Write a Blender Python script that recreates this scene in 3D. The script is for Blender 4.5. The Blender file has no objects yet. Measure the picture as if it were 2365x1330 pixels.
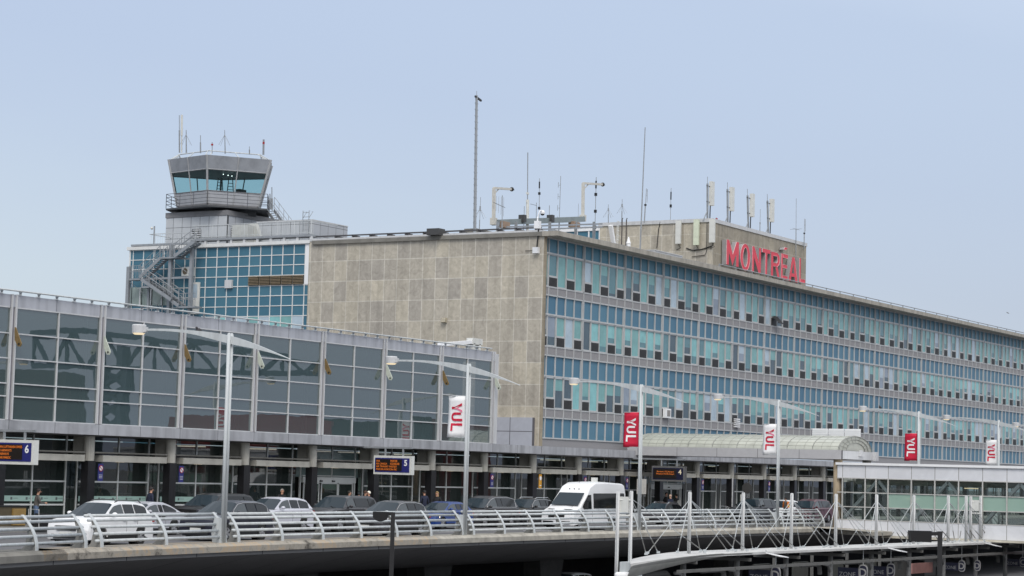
import bpy, math, random
from mathutils import Vector, Matrix
R = math.radians
random.seed(7)
S = bpy.context.scene
# ------------------------------------------------------------------ camera
FPX, PSI, PITCH, ROLL, EYE = 4999.2, 0.537627, 0.0855226, 0.026562, 3.1
CX, CY = 1182.5, 665.0
fw = Vector((math.cos(PSI)*math.cos(PITCH), math.sin(PSI)*math.cos(PITCH), math.sin(PITCH)))
rt0 = Vector((math.sin(PSI), -math.cos(PSI), 0)); up0 = rt0.cross(fw)
rt = rt0*math.cos(ROLL)+up0*math.sin(ROLL); up = -rt0*math.sin(ROLL)+up0*math.cos(ROLL)
cam = bpy.data.cameras.new('camera'); co = bpy.data.objects.new('camera', cam); S.collection.objects.link(co)
M4 = Matrix((rt, up, -fw)).transposed().to_4x4(); M4.translation = Vector((0, 0, EYE)); co.matrix_world = M4
cam.sensor_width = 36; cam.lens = 36*FPX/2365; cam.clip_start = .5; cam.clip_end = 6000
S.camera = co
def ray(px, py): return fw+rt*((px-CX)/FPX)-up*((py-CY)/FPX)
def at_y(px, py, Y): r = ray(px, py); return r*(Y/r.y)+Vector((0, 0, EYE))
def at_x(px, py, X): r = ray(px, py); return r*(X/r.x)+Vector((0, 0, EYE))
def at_z(px, py, z): r = ray(px, py); return r*((z-EYE)/r.z)+Vector((0, 0, EYE))
def at_d(px, py, Z): return ray(px, py)*Z+Vector((0, 0, EYE))
# ------------------------------------------------------------------ world, sun, exposure
W = bpy.data.worlds.new('World'); S.world = W; W.use_nodes = True
nt = W.node_tree; nt.nodes.clear()
out = nt.nodes.new('ShaderNodeOutputWorld'); bg = nt.nodes.new('ShaderNodeBackground'); bg2 = nt.nodes.new('ShaderNodeBackground')
sky = nt.nodes.new('ShaderNodeTexSky'); sky.sky_type = 'NISHITA'; sky.sun_disc = False
SUN_EL, SUN_AZ = 48, 215      # azimuth of the sun, degrees from +X counter-clockwise
sky.sun_elevation = R(SUN_EL); sky.sun_rotation = R(90-SUN_AZ); sky.dust_density = 4; sky.air_density = 1.2
nt.links.new(sky.outputs[0], bg.inputs[0]); bg.inputs[1].default_value = .05
geo = nt.nodes.new('ShaderNodeTexCoord'); sep = nt.nodes.new('ShaderNodeSeparateXYZ'); nt.links.new(geo.outputs['Generated'], sep.inputs[0])
noi = nt.nodes.new('ShaderNodeTexNoise'); noi.inputs['Scale'].default_value = 3; noi.inputs['Detail'].default_value = 3
mp = nt.nodes.new('ShaderNodeMapping'); mp.inputs['Scale'].default_value = (1, 1, 4); nt.links.new(geo.outputs['Generated'], mp.inputs[0]); nt.links.new(mp.outputs[0], noi.inputs['Vector'])
ma = nt.nodes.new('ShaderNodeMath'); ma.operation = 'MULTIPLY_ADD'; ma.inputs[1].default_value = .06; nt.links.new(noi.outputs[0], ma.inputs[0]); nt.links.new(sep.outputs[2], ma.inputs[2])
vd = nt.nodes.new('ShaderNodeVectorMath'); vd.operation = 'DOT_PRODUCT'; vd.inputs[1].default_value = tuple(rt0*.16); nt.links.new(geo.outputs['Generated'], vd.inputs[0])
mb = nt.nodes.new('ShaderNodeMath'); mb.operation = 'ADD'; nt.links.new(ma.outputs[0], mb.inputs[0]); nt.links.new(vd.outputs['Value'], mb.inputs[1])
rp = nt.nodes.new('ShaderNodeValToRGB'); nt.links.new(mb.outputs[0], rp.inputs[0])
def crset(rp, st):
    cr = rp.color_ramp
    while len(cr.elements) > 1: cr.elements.remove(cr.elements[-1])
    for i, (p, c) in enumerate(st):
        e = cr.elements[0] if i == 0 else cr.elements.new(p)
        e.position = p; e.color = (*c, 1)
crset(rp, [(0.0, (.50, .575, .66)), (.075, (.47, .545, .64)), (.15, (.392, .452, .585)), (.19, (.378, .436, .574)), (.26, (.40, .46, .59)), (.45, (.80, .84, .90)), (1, (1, 1, 1))])
nt.links.new(rp.outputs[0], bg2.inputs[0]); bg2.inputs[1].default_value = 1.0
add = nt.nodes.new('ShaderNodeAddShader'); nt.links.new(bg.outputs[0], add.inputs[0]); nt.links.new(bg2.outputs[0], add.inputs[1]); nt.links.new(add.outputs[0], out.inputs[0])
sl = bpy.data.lights.new('sun', 'SUN'); so = bpy.data.objects.new('sun', sl); S.collection.objects.link(so)
sl.energy = 1.5; sl.angle = R(25); sl.color = (1, .97, .93)
sd = Vector((math.cos(R(SUN_EL))*math.cos(R(SUN_AZ)), math.cos(R(SUN_EL))*math.sin(R(SUN_AZ)), math.sin(R(SUN_EL))))
so.rotation_euler = sd.to_track_quat('Z', 'Y').to_euler(); so.location = sd*80
S.view_settings.view_transform = 'Standard'; S.view_settings.look = 'None'; S.view_settings.gamma = 1; S.view_settings.exposure = 0.0
S.render.resolution_x = 1024; S.render.resolution_y = 576; S.cycles.max_bounces = 6; S.cycles.transparent_max_bounces = 12
# ------------------------------------------------------------------ materials
def lin(c):
    return tuple(((v/255)/12.92 if v/255 <= .04045 else ((v/255+.055)/1.055)**2.4) for v in c)
_m = {}
def mat(name, col, rough=.6, metal=0., var=.12, scale=2., bump=0., spec=.5, streak=False, emit=None, es=1., ior=None, coat=0., alpha=None):
    if name in _m: return _m[name]
    m = bpy.data.materials.new(name); m.use_nodes = True; n = m.node_tree; b = n.nodes['Principled BSDF']
    b.inputs['Base Color'].default_value = (*col, 1); b.inputs['Roughness'].default_value = rough; b.inputs['Metallic'].default_value = metal
    b.inputs['Specular IOR Level'].default_value = spec; b.inputs['Coat Weight'].default_value = coat
    if ior: b.inputs['IOR'].default_value = ior
    if emit: b.inputs['Emission Color'].default_value = (*emit, 1); b.inputs['Emission Strength'].default_value = es
    if var > 0:
        tc = n.nodes.new('ShaderNodeTexCoord'); mpg = n.nodes.new('ShaderNodeMapping'); n.links.new(tc.outputs['Object'], mpg.inputs[0])
        if streak: mpg.inputs['Scale'].default_value = (1.6, 1.6, .18)
        no = n.nodes.new('ShaderNodeTexNoise'); no.inputs['Scale'].default_value = scale; no.inputs['Detail'].default_value = 5; no.inputs['Roughness'].default_value = .6
        n.links.new(mpg.outputs[0], no.inputs['Vector'])
        r = n.nodes.new('ShaderNodeValToRGB'); n.links.new(no.outputs[0], r.inputs[0])
        crset(r, [(.25, tuple(v*(1-var*1.6) for v in col)), (.5, col), (.75, tuple(min(1, v*(1+var)) for v in col))])
        n.links.new(r.outputs[0], b.inputs['Base Color'])
        if bump:
            bp = n.nodes.new('ShaderNodeBump'); bp.inputs['Strength'].default_value = bump; bp.inputs['Distance'].default_value = .02
            n.links.new(no.outputs[0], bp.inputs['Height']); n.links.new(bp.outputs[0], b.inputs['Normal'])
    _m[name] = m; return m
def tiles(name, axes, size, c1, c2, mortar, mw, rough=.7, noise=.25, off=(0, 0), nscale=1.5, streak=0.):
    m = bpy.data.materials.new(name); m.use_nodes = True; n = m.node_tree; b = n.nodes['Principled BSDF']; b.inputs['Roughness'].default_value = rough
    b.inputs['Specular IOR Level'].default_value = .25
    ge = n.nodes.new('ShaderNodeNewGeometry'); sp = n.nodes.new('ShaderNodeSeparateXYZ'); n.links.new(ge.outputs['Position'], sp.inputs[0])
    cb = n.nodes.new('ShaderNodeCombineXYZ')
    for k in (0, 1):
        a = n.nodes.new('ShaderNodeMath'); a.operation = 'ADD'; a.inputs[1].default_value = -off[k]; n.links.new(sp.outputs['XYZ'.index(axes[k])], a.inputs[0]); n.links.new(a.outputs[0], cb.inputs[k])
    bk = n.nodes.new('ShaderNodeTexBrick'); bk.offset = 0; bk.squash = 1; bk.inputs['Scale'].default_value = 1
    bk.inputs['Brick Width'].default_value = size[0]; bk.inputs['Row Height'].default_value = size[1]; bk.inputs['Mortar Size'].default_value = mw; bk.inputs['Mortar Smooth'].default_value = .3
    bk.inputs['Color1'].default_value = (*c1, 1); bk.inputs['Color2'].default_value = (*c2, 1); bk.inputs['Mortar'].default_value = (*mortar, 1)
    n.links.new(cb.outputs[0], bk.inputs['Vector'])
    no = n.nodes.new('ShaderNodeTexNoise'); no.inputs['Scale'].default_value = nscale; no.inputs['Detail'].default_value = 7; no.inputs['Roughness'].default_value = .65; no.inputs['Distortion'].default_value = 1.2
    n.links.new(ge.outputs['Position'], no.inputs['Vector'])
    r = n.nodes.new('ShaderNodeMapRange'); r.inputs[1].default_value = .25; r.inputs[2].default_value = .75; r.inputs[3].default_value = 1-noise; r.inputs[4].default_value = 1+noise*.7; n.links.new(no.outputs[0], r.inputs[0])
    mx = n.nodes.new('ShaderNodeMix'); mx.data_type = 'RGBA'; mx.blend_type = 'MULTIPLY'; mx.inputs[0].default_value = 1
    n.links.new(bk.outputs[0], mx.inputs[6]); n.links.new(r.outputs[0], mx.inputs[7]); last = mx.outputs[2]
    if streak:
        mg = n.nodes.new('ShaderNodeMapping'); mg.inputs['Scale'].default_value = (1.3, 1.3, .12); n.links.new(ge.outputs['Position'], mg.inputs[0])
        n2 = n.nodes.new('ShaderNodeTexNoise'); n2.inputs['Scale'].default_value = 1.6; n2.inputs['Detail'].default_value = 5; n.links.new(mg.outputs[0], n2.inputs['Vector'])
        r2 = n.nodes.new('ShaderNodeMapRange'); r2.inputs[1].default_value = .45; r2.inputs[2].default_value = .7; r2.inputs[3].default_value = 1; r2.inputs[4].default_value = 1-streak; n.links.new(n2.outputs[0], r2.inputs[0])
        m2 = n.nodes.new('ShaderNodeMix'); m2.data_type = 'RGBA'; m2.blend_type = 'MULTIPLY'; m2.inputs[0].default_value = 1
        n.links.new(last, m2.inputs[6]); n.links.new(r2.outputs[0], m2.inputs[7]); last = m2.outputs[2]
    n.links.new(last, b.inputs['Base Color'])
    _m[name] = m; return m
def glass(name, tint, alpha, rough=.02, wav=.0, ior=1.5, refl=(1, 1, 1)):
    """thin sheet glass: part see-through, part tinted body, mirror reflection by Fresnel"""
    m = bpy.data.materials.new(name); m.use_nodes = True; n = m.node_tree; n.nodes.clear()
    o = n.nodes.new('ShaderNodeOutputMaterial'); tr = n.nodes.new('ShaderNodeBsdfTransparent'); tr.inputs[0].default_value = (*refl, 1)
    df = n.nodes.new('ShaderNodeBsdfDiffuse'); df.inputs[0].default_value = (*tint, 1)
    gl = n.nodes.new('ShaderNodeBsdfGlossy'); gl.inputs['Roughness'].default_value = rough
    m1 = n.nodes.new('ShaderNodeMixShader'); m1.inputs[0].default_value = alpha; n.links.new(df.outputs[0], m1.inputs[1]); n.links.new(tr.outputs[0], m1.inputs[2])
    fr = n.nodes.new('ShaderNodeFresnel'); fr.inputs[0].default_value = ior
    m2 = n.nodes.new('ShaderNodeMixShader'); n.links.new(fr.outputs[0], m2.inputs[0]); n.links.new(m1.outputs[0], m2.inputs[1]); n.links.new(gl.outputs[0], m2.inputs[2])
    n.links.new(m2.outputs[0], o.inputs[0])
    if wav:
        ge = n.nodes.new('ShaderNodeNewGeometry'); no = n.nodes.new('ShaderNodeTexNoise'); no.inputs['Scale'].default_value = 1.1; no.inputs['Detail'].default_value = 1.5
        n.links.new(ge.outputs['Position'], no.inputs['Vector']); bp = n.nodes.new('ShaderNodeBump'); bp.inputs['Strength'].default_value = wav; bp.inputs['Distance'].default_value = .02
        n.links.new(no.outputs[0], bp.inputs['Height']); n.links.new(bp.outputs[0], gl.inputs['Normal']); n.links.new(bp.outputs[0], fr.inputs['Normal'])
    _m[name] = m; return m
alu = mat('aluminium', (.52, .53, .54), .45, .0, .08, 3, streak=True)
alu_panel = tiles('alu_panel', 'XZ', (3.05, 40), lin((177, 180, 187)), lin((171, 174, 182)), lin((95, 95, 100)), .018, .5, .10, (73.45, -20), .8, .28)
fascia_m = tiles('fascia_panel', 'XZ', (3.05, 40), lin((168, 170, 175)), lin((161, 163, 168)), lin((75, 75, 78)), .018, .55, .2, (73.45, -20), .55, .3)
white_mull = mat('white_frame', (.62, .64, .63), .5, 0, .05)
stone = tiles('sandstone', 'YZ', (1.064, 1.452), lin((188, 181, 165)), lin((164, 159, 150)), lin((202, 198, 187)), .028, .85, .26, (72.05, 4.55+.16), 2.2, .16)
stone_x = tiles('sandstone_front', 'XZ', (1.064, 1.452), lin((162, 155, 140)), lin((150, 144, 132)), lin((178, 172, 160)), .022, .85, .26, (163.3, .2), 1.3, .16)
concrete = mat('concrete', lin((168, 166, 158)), .8, 0, .16, 1.4, bump=.2)
concrete_dk = mat('concrete_dark', lin((120, 118, 112)), .85, 0, .2, 1.2)
cornice_m = mat('cornice_concrete', lin((158, 154, 145)), .85, 0, .22, 1.5, streak=True)
granite = mat('black_granite', (.012, .012, .014), .3, 0, .3, 8, streak=True)
granite_gr = mat('grey_granite', lin((140, 139, 141)), .7, 0, .15, 20)
asphalt = mat('asphalt', (.105, .105, .112), .85, 0, .18, .5)
sidewalk_m = mat('sidewalk', (.25, .25, .24), .85, 0, .15, .8)
steel = mat('painted_steel', (.48, .51, .52), .45, 0, .14, 2.5, streak=True)
steel_dk = mat('galvanised', (.30, .32, .34), .5, .3, .12, 3)
black = mat('black_paint', (.012, .012, .013), .4, 0, .1)
dark = mat('dark_void', (.01, .01, .011), .8, 0, 0)
soffit_m = tiles('soffit_panel', 'XY', (4.8, 30), lin((120, 120, 120)), lin((112, 112, 113)), lin((25, 25, 25)), .03, .7, .12, (50, 0), .5)
white = mat('white_paint', (.78, .79, .80), .45, 0, .04)
offwhite = mat('off_white', (.62, .63, .60), .55, 0, .08)
red = mat('sign_red', lin((212, 66, 82)), .5, 0, .05)
red_cloth = mat('red_cloth', lin((200, 25, 60)), .7, 0, .06, 1.5)
white_cloth = mat('white_cloth', lin((238, 238, 238)), .7, 0, .04, 1.5)
white_edge = mat('sign_edge', lin((240, 190, 195)), .5, 0, 0)
navy = mat('navy_sign', lin((38, 42, 110)), .4, 0, .05)
led_bg = mat('led_panel', (.012, .008, .006), .4, 0, 0)
led = mat('led_orange', (.3, .08, .01), .5, 0, 0, emit=(1., .24, .03), es=.5)
sign_white = mat('sign_white', (.8, .8, .8), .5, 0, 0)
rubber = mat('rubber', (.015, .015, .015), .8, 0, 0)
rim_m = mat('alloy_rim', (.45, .46, .48), .3, .6, 0)
carglass = mat('car_glass', (.008, .01, .012), .05, 0, 0, spec=.35)
carglass_l = mat('windscreen_glass', (.02, .032, .042), .06, 0, 0, spec=.28, ior=1.45)
chrome = mat('chrome', (.6, .6, .6), .15, .9, 0)
lampglass = mat('lamp_lens', (.75, .77, .8), .15, 0, 0)
tailred = mat('tail_lamp', (.35, .02, .02), .2, 0, 0)
warm = mat('warm_lamp', (.8, .7, .5), .4, 0, 0, emit=(1, .80, .5), es=.75)
coolw = mat('cool_lamp', (.8, .8, .8), .4, 0, 0, emit=(.95, 1, .95), es=1.2)
skin_m = mat('skin', lin((196, 150, 125)), .6, 0, 0)
brown_br = mat('bracket_brown', lin((118, 98, 62)), .6, 0, .2, 8)
green_br = mat('bracket_green', lin((185, 192, 180)), .6, 0, .1, 8)
glassA = glass('curtain_glass', (.075, .115, .12), .2, .008, .05, 2.7)
glassG = glass('ground_glass', (.06, .08, .075), .60, .01, .04, 1.95, (.72, .8, .76))
glassB = glass('bridge_glass', (.05, .07, .065), .86, .02, .02, 1.6, (.86, .93, .90))
mint = glass('mint_glass', lin((150, 178, 165)), .12, .15, .0, 1.5)
glassC = glass('cab_glass', (.03, .08, .08), .93, .01, .0, 1.5, (.68, .86, .87))
glassR = mat('roof_glass', (.44, .455, .40), .3, 0, .14, 1.2)
# ------------------------------------------------------------------ mesh builder
C = S.collection
base = {}
def prop(o, label=None, cat=None, group=None, kind=None):
    if label: o['label'] = label
    if cat: o['category'] = cat
    if group: o['group'] = group
    if kind: o['kind'] = kind
    return o
def thing(name, loc, label, cat, group=None, rz=0., kind=None):
    o = bpy.data.objects.new(name, None); C.objects.link(o); o.location = loc; o.rotation_euler = (0, 0, rz); o.empty_display_size = .3
    base[o.name] = (Vector(loc), rz); return prop(o, label, cat, group, kind)
class MB:
    def __init__(s): s.v = []; s.f = []; s.m = []
    def add(s, vs, fs, m=0):
        k = len(s.v); s.v += [Vector(v) for v in vs]; s.f += [[i+k for i in f] for f in fs]; s.m += [m]*len(fs) if isinstance(m, int) else m
    def box(s, x0, x1, y0, y1, z0, z1, m=0):
        s.add([(x0, y0, z0), (x1, y0, z0), (x1, y1, z0), (x0, y1, z0), (x0, y0, z1), (x1, y0, z1), (x1, y1, z1), (x0, y1, z1)],
              [(3, 2, 1, 0), (4, 5, 6, 7), (0, 1, 5, 4), (1, 2, 6, 5), (2, 3, 7, 6), (3, 0, 4, 7)], m); return s
    def poly(s, pts, m=0): s.add(pts, [list(range(len(pts)))], m); return s
    def prism(s, pts, vec, m=0, cap=True):
        n = len(pts); vec = Vector(vec); a = [Vector(p) for p in pts]; b = [p+vec for p in a]
        fs = [(i, (i+1) % n, (i+1) % n+n, i+n) for i in range(n)]
        if cap: fs += [list(range(n))[::-1], list(range(n, 2*n))]
        s.add(a+b, fs, m); return s
    def bar(s, p, q, w, h, m=0, upv=(0, 0, 1)):
        p, q = Vector(p), Vector(q); d = (q-p).normalized(); u = Vector(upv)
        if abs(d.dot(u)) > .98: u = Vector((0, 1, 0)) if abs(d.y) < .9 else Vector((1, 0, 0))
        a = d.cross(u).normalized()*w/2; b = a.cross(d).normalized()*h/2
        s.prism([p-a-b, p+a-b, p+a+b, p-a+b], q-p, m); return s
    def tube(s, pts, r, n=8, m=0, cap=True):
        pts = [Vector(p) for p in pts]; rs = r if isinstance(r, (list, tuple)) else [r]*len(pts); ring = []; vs = []
        for i, p in enumerate(pts):
            d = (pts[min(i+1, len(pts)-1)]-pts[max(i-1, 0)]).normalized()
            u = Vector((0, 0, 1)) if abs(d.z) < .95 else Vector((1, 0, 0))
            a = d.cross(u).normalized(); b = a.cross(d)
            vs += [p+(a*math.cos(t)+b*math.sin(t))*rs[i] for t in [2*math.pi*k/n for k in range(n)]]
        fs = []
        for i in range(len(pts)-1):
            for k in range(n): fs.append((i*n+k, i*n+(k+1) % n, (i+1)*n+(k+1) % n, (i+1)*n+k))
        if cap: fs += [list(range(n))[::-1], [(len(pts)-1)*n+k for k in range(n)]]
        s.add(vs, fs, m); return s
    def ball(s, c, r, m=0, n=8, sc=(1, 1, 1)):
        c = Vector(c); vs = []; fs = []
        for i in range(n+1):
            for k in range(n*2):
                th = math.pi*i/n; ph = math.pi*k/n
                vs.append(c+Vector((sc[0]*r*math.sin(th)*math.cos(ph), sc[1]*r*math.sin(th)*math.sin(ph), sc[2]*r*math.cos(th))))
        for i in range(n):
            for k in range(n*2): fs.append((i*2*n+k, (i+1)*2*n+k, (i+1)*2*n+(k+1) % (2*n), i*2*n+(k+1) % (2*n)))
        s.add(vs, fs, m); return s
    def strip(s, rows, m=0):
        nc = len(rows[0]); s.add([p for r in rows for p in r], [(i*nc+k, i*nc+k+1, (i+1)*nc+k+1, (i+1)*nc+k) for i in range(len(rows)-1) for k in range(nc-1)], m); return s
    def build(s, name, mats, parent=None, world=True, smooth=False, label=None, cat=None, group=None, kind=None):
        if not isinstance(mats, (list, tuple)): mats = [mats]
        vs = s.v; o = bpy.data.objects.new(name, None)
        if parent is not None and world:
            loc, rz = base[parent.name]; mi = Matrix.Rotation(-rz, 3, 'Z'); vs = [mi @ (v-loc) for v in vs]
        loc = Vector((0, 0, 0))
        if parent is None and world:
            lo = Vector([min(v[i] for v in vs) for i in range(3)]); hi = Vector([max(v[i] for v in vs) for i in range(3)])
            loc = Vector(((lo.x+hi.x)/2, (lo.y+hi.y)/2, lo.z)); vs = [v-loc for v in vs]
        me = bpy.data.meshes.new(name); me.from_pydata([tuple(v) for v in vs], [], s.f)
        for x in mats: me.materials.append(x)
        me.polygons.foreach_set('material_index', s.m)
        if smooth: me.polygons.foreach_set('use_smooth', [True]*len(me.polygons))
        me.update()
        bpy.data.objects.remove(o); o = bpy.data.objects.new(name, me); C.objects.link(o); o.location = loc
        if parent is not None:
            o.parent = parent; base[o.name] = base[parent.name]
        else: base[o.name] = (loc, 0.)
        return prop(o, label, cat, group, kind)
def fixn(o):
    import bmesh
    b = bmesh.new(); b.from_mesh(o.data); bmesh.ops.recalc_face_normals(b, faces=b.faces); b.to_mesh(o.data); b.free(); return o
def dup(o, parent=None):
    c = o.copy(); C.objects.link(c)
    if parent is not None: c.parent = parent
    for ch in [x for x in kids.get(o.name, [])]: dup(ch, c)
    return c
kids = {}
def index_kids():
    kids.clear()
    for o in bpy.data.objects:
        if o.parent: kids.setdefault(o.parent.name, []).append(o)
def text_mesh(txt, size, extrude=.0, sx=1., off=0., res=3):
    """returns (verts, faces) of text lying in the XY plane, origin left baseline"""
    cu = bpy.data.curves.new('lettering', 'FONT'); cu.body = txt; cu.size = size; cu.extrude = extrude; cu.offset = off; cu.resolution_u = res
    ob = bpy.data.objects.new('lettering', cu); C.objects.link(ob)
    dg = bpy.context.evaluated_depsgraph_get(); me = bpy.data.meshes.new_from_object(ob.evaluated_get(dg))
    v = [Vector((p.co.x*sx, p.co.y, p.co.z)) for p in me.vertices]; f = [list(p.vertices) for p in me.polygons]
    bpy.data.objects.remove(ob); bpy.data.curves.remove(cu); bpy.data.meshes.remove(me)
    return v, f
def put_text(mb, txt, size, org, ux, uy, m=0, sx=1., depth=.01, bold=0., fit=None, center=False):
    v, f = text_mesh(txt, size, depth/2, sx, bold)
    if fit:
        w = max(p.x for p in v)-min(p.x for p in v); k = fit/w; v = [Vector((p.x*k, p.y, p.z)) for p in v]
    if center:
        c = (max(p.x for p in v)+min(p.x for p in v))/2; v = [Vector((p.x-c, p.y, p.z)) for p in v]
    ux, uy, org = Vector(ux), Vector(uy), Vector(org); uz = ux.cross(uy)
    mb.add([org+ux*p.x+uy*p.y+uz*p.z for p in v], f, m)
# ================================================================== SETTING: ground, road deck
RX = [30, 40, 54.2, 57.4, 63, 67.2, 74, 81, 88, 95, 101, 108, 118, 127, 135.5]
RY = [43.6, 46.7, 50.4, 51.1, 52.0, 52.5, 53.2, 53.9, 54.4, 54.9, 55.3, 55.6, 56.0, 56.2, 55.9]
def railY(x):
    for i in range(len(RX)-1):
        if x <= RX[i+1]: t = (x-RX[i])/(RX[i+1]-RX[i]); return RY[i]+(RY[i+1]-RY[i])*t
    return RY[-1]
def ry(x): return sum(railY(x+d) for d in (-4, -2, 0, 2, 4))/5 if x < 131 else railY(x)
b = MB(); b.poly([(-1500, -1500, -4.2), (3000, -1500, -4.2), (3000, 3000, -4.2), (-1500, 3000, -4.2)]); b.build('ground', asphalt, kind='structure')
xs = [30+i*1.5 for i in range(71)]
b = MB(); b.strip([[(x, ry(x)+.95, 0), (x, 66.4, 0)] for x in xs]+[[(300, 54, 0), (300, 66.4, 0)]]); b.build('road', asphalt, kind='structure')
b = MB(); b.box(30, 300, 66.4, 70.2, -.02, .15); b.box(30, 300, 70.2, 84, -.02, .145); b.build('sidewalk', sidewalk_m, kind='structure')
b = MB()
for k, yy in enumerate((60.2,)):
    x = 40
    while x < 250: b.box(x, x+3, yy, yy+.12, .004, .008); x += 9
b.build('lane_marking', white, kind='structure')
# concrete edge kerb + soffit of the elevated road
edge_m = mat('edge_concrete', lin((162, 158, 148)), .85, 0, .26, 1.6, bump=.4)
def patchy():
    m = mat('spalled_edge', lin((165, 150, 125)), .9, 0, .0); n = m.node_tree; b = n.nodes['Principled BSDF']
    ge = n.nodes.new('ShaderNodeNewGeometry'); no = n.nodes.new('ShaderNodeTexNoise'); no.inputs['Scale'].default_value = .9; no.inputs['Detail'].default_value = 8; no.inputs['Roughness'].default_value = .75
    n.links.new(ge.outputs['Position'], no.inputs['Vector']); r = n.nodes.new('ShaderNodeValToRGB'); n.links.new(no.outputs[0], r.inputs[0])
    crset(r, [(.34, lin((80, 76, 70))), (.42, lin((140, 134, 124))), (.5, lin((154, 149, 139))), (.555, lin((168, 148, 122))), (.60, lin((148, 144, 136))), (.75, lin((128, 122, 114)))])
    n.links.new(r.outputs[0], b.inputs['Base Color']); bp = n.nodes.new('ShaderNodeBump'); bp.inputs['Strength'].default_value = .7; n.links.new(no.outputs[0], bp.inputs['Height']); n.links.new(bp.outputs[0], b.inputs['Normal'])
    return m
spall = patchy()
b = MB()
def eoff(x): return .42
def prof(x):
    e = ry(x)-eoff(x)
    return [(x, ry(x)+.95, -.01), (x, ry(x)+.95, .15), (x, ry(x)-.25, .15), (x, ry(x)-.27, .12), (x, e, .03), (x, e, -.19), (x, e+.5, -.195)]
xl = [x for x in xs if x <= 55.5]; xm = [x for x in xs if 54 <= x <= 84]; xr = [x for x in xs if 84 <= x <= 134]
b.strip([prof(x) for x in xl], 0); b.strip([prof(x) for x in xm], 1); b.strip([prof(x) for x in xr], 2)
b.poly([(132, 51.3, -.02), (136.3, 51.3, -.02), (136.3, 56, .13), (132.6, 56, .13)][::1], 2); b.poly([(132, 51.3, -.02), (136.3, 51.3, -.02), (136.3, 51.3, -.27), (132, 51.3, -.27)], 2)
b.poly([(132, 51.3, -.02), (132, 51.3, -.27), (133.6, 54.8, -.27), (133.6, 54.8, -.02)], 2)
fixn(b.build('deck_edge', [concrete_dk, spall, edge_m], kind='structure'))
b = MB(); rows = []
for x in xs+[300]:
    e = (ry(x) if x < 140 else 56)-.42+.15
    rows.append([(x, e, -.19), (x, e, -.34), (x, e+.2, -.36), (x, e+1.6, -.72), (x, e+3.2, -1.12), (x, e+4.8, -1.52), (x, e+6.3, -1.78), (x, e+6.6, -1.8), (x, e+6.9, -1.0), (x, 74, -1.0)])
b.strip(rows); fixn(b.build('deck_soffit', [soffit_m], kind='structure', smooth=False))
# lower level wall, piers, lights
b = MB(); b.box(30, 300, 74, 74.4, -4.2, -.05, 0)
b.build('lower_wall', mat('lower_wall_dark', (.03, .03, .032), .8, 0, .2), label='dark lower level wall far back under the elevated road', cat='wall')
pier = None
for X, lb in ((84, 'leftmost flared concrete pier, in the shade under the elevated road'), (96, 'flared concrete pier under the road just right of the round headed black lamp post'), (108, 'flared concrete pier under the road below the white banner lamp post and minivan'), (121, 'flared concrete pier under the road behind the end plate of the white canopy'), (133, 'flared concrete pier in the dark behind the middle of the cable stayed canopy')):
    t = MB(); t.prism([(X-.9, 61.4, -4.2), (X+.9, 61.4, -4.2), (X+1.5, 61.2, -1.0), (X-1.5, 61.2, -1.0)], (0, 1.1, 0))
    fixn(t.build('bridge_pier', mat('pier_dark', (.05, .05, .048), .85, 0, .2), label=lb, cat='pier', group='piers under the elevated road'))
for px, py, lb in ((1140, 1292, 'small lit strip lamp under the road, left one of a close pair'), (1165, 1296, 'small lit strip lamp under the road, right one of a close pair'), (1490, 1292, 'small warm lamp under the road beside the canopy end masts'), (640, 1327, 'small lit strip lamp low under the road at left, below the lamp without banner'), (1250, 1290, 'small lit strip lamp under the road below the tall white van'), (985, 1318, 'small lit strip lamp at the bottom edge, right of the round headed black lamp post')):
    p = at_y(px, py, 69); t = MB(); t.box(p.x-.6, p.x+.6, 69, 69.2, p.z-.08, p.z+.06, 0)
    t.box(p.x-.64, p.x+.64, 68.95, 69.25, p.z+.06, p.z+.16, 1); t.build('strip_light', [coolw if px != 1490 else warm, steel_dk], label=lb, cat='lamp', group='lamps under the elevated road')
# ================================================================== GUARD RAILS
def rail_section(x0, x1, n, label, ext=.25):
    ya, yb = ry(x0), ry(x1); L = math.hypot(x1-x0, yb-ya); rz = math.atan2(yb-ya, x1-x0)
    t = thing('guard_rail', (x0, ya, .15), label, 'railing', 'curved tube railings along the road edge', rz)
    H = 1.16
    def prf(k): return .60*(k**2.1)
    for i in range(n):
        x = L*i/(n-1); c = MB(); N = 9
        pts = [(prf(k/N), H*k/N) for k in range(N+1)]
        for k in range(N):
            (y0, z0), (y1, z1) = pts[k], pts[k+1]
            w = .085
            c.add([(x-w, y0, z0), (x+w, y0, z0), (x+w, y1, z1), (x-w, y1, z1), (x-w, y0+.035, z0), (x+w, y0+.035, z0), (x+w, y1+.035, z1+.0), (x-w, y1+.035, z1)],
                  [(0, 1, 2, 3), (5, 4, 7, 6), (1, 5, 6, 2), (4, 0, 3, 7)]+([(3, 2, 6, 7)] if k == N-1 else []), 0)
        po = c.build('post', [steel], t, world=False)
        c = MB(); c.prism([(x-.05, .04, 0), (x-.05, .62, 0), (x-.05, .46, .12), (x-.05, .36, .55), (x-.05, prf(.82)+.1, .95), (x-.05, prf(.6)+.03, .7), (x-.05, .07, .3)], (.1, 0, 0))
        fixn(c.build('gusset', [mat('rail_gusset', (.22, .22, .21), .7, 0, .15)], po, world=False))
    for z in (1.08, .93, .70, .46, .22):
        c = MB(); y = prf(z/H)+.1; c.tube([(-ext, y, z), (L+ext, y, z)], .056, 8, 0, True); c.build('rail', [steel], t, world=False, smooth=True)
    return t
rail_section(44.1, 57.3, 5, 'grey curved tube railing at the left edge, ending in front of the white SUV bonnet', .22)
rail_section(58.35, 66.85, 3, 'short grey curved railing before the white SUV side, left of the first lamp')
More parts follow.
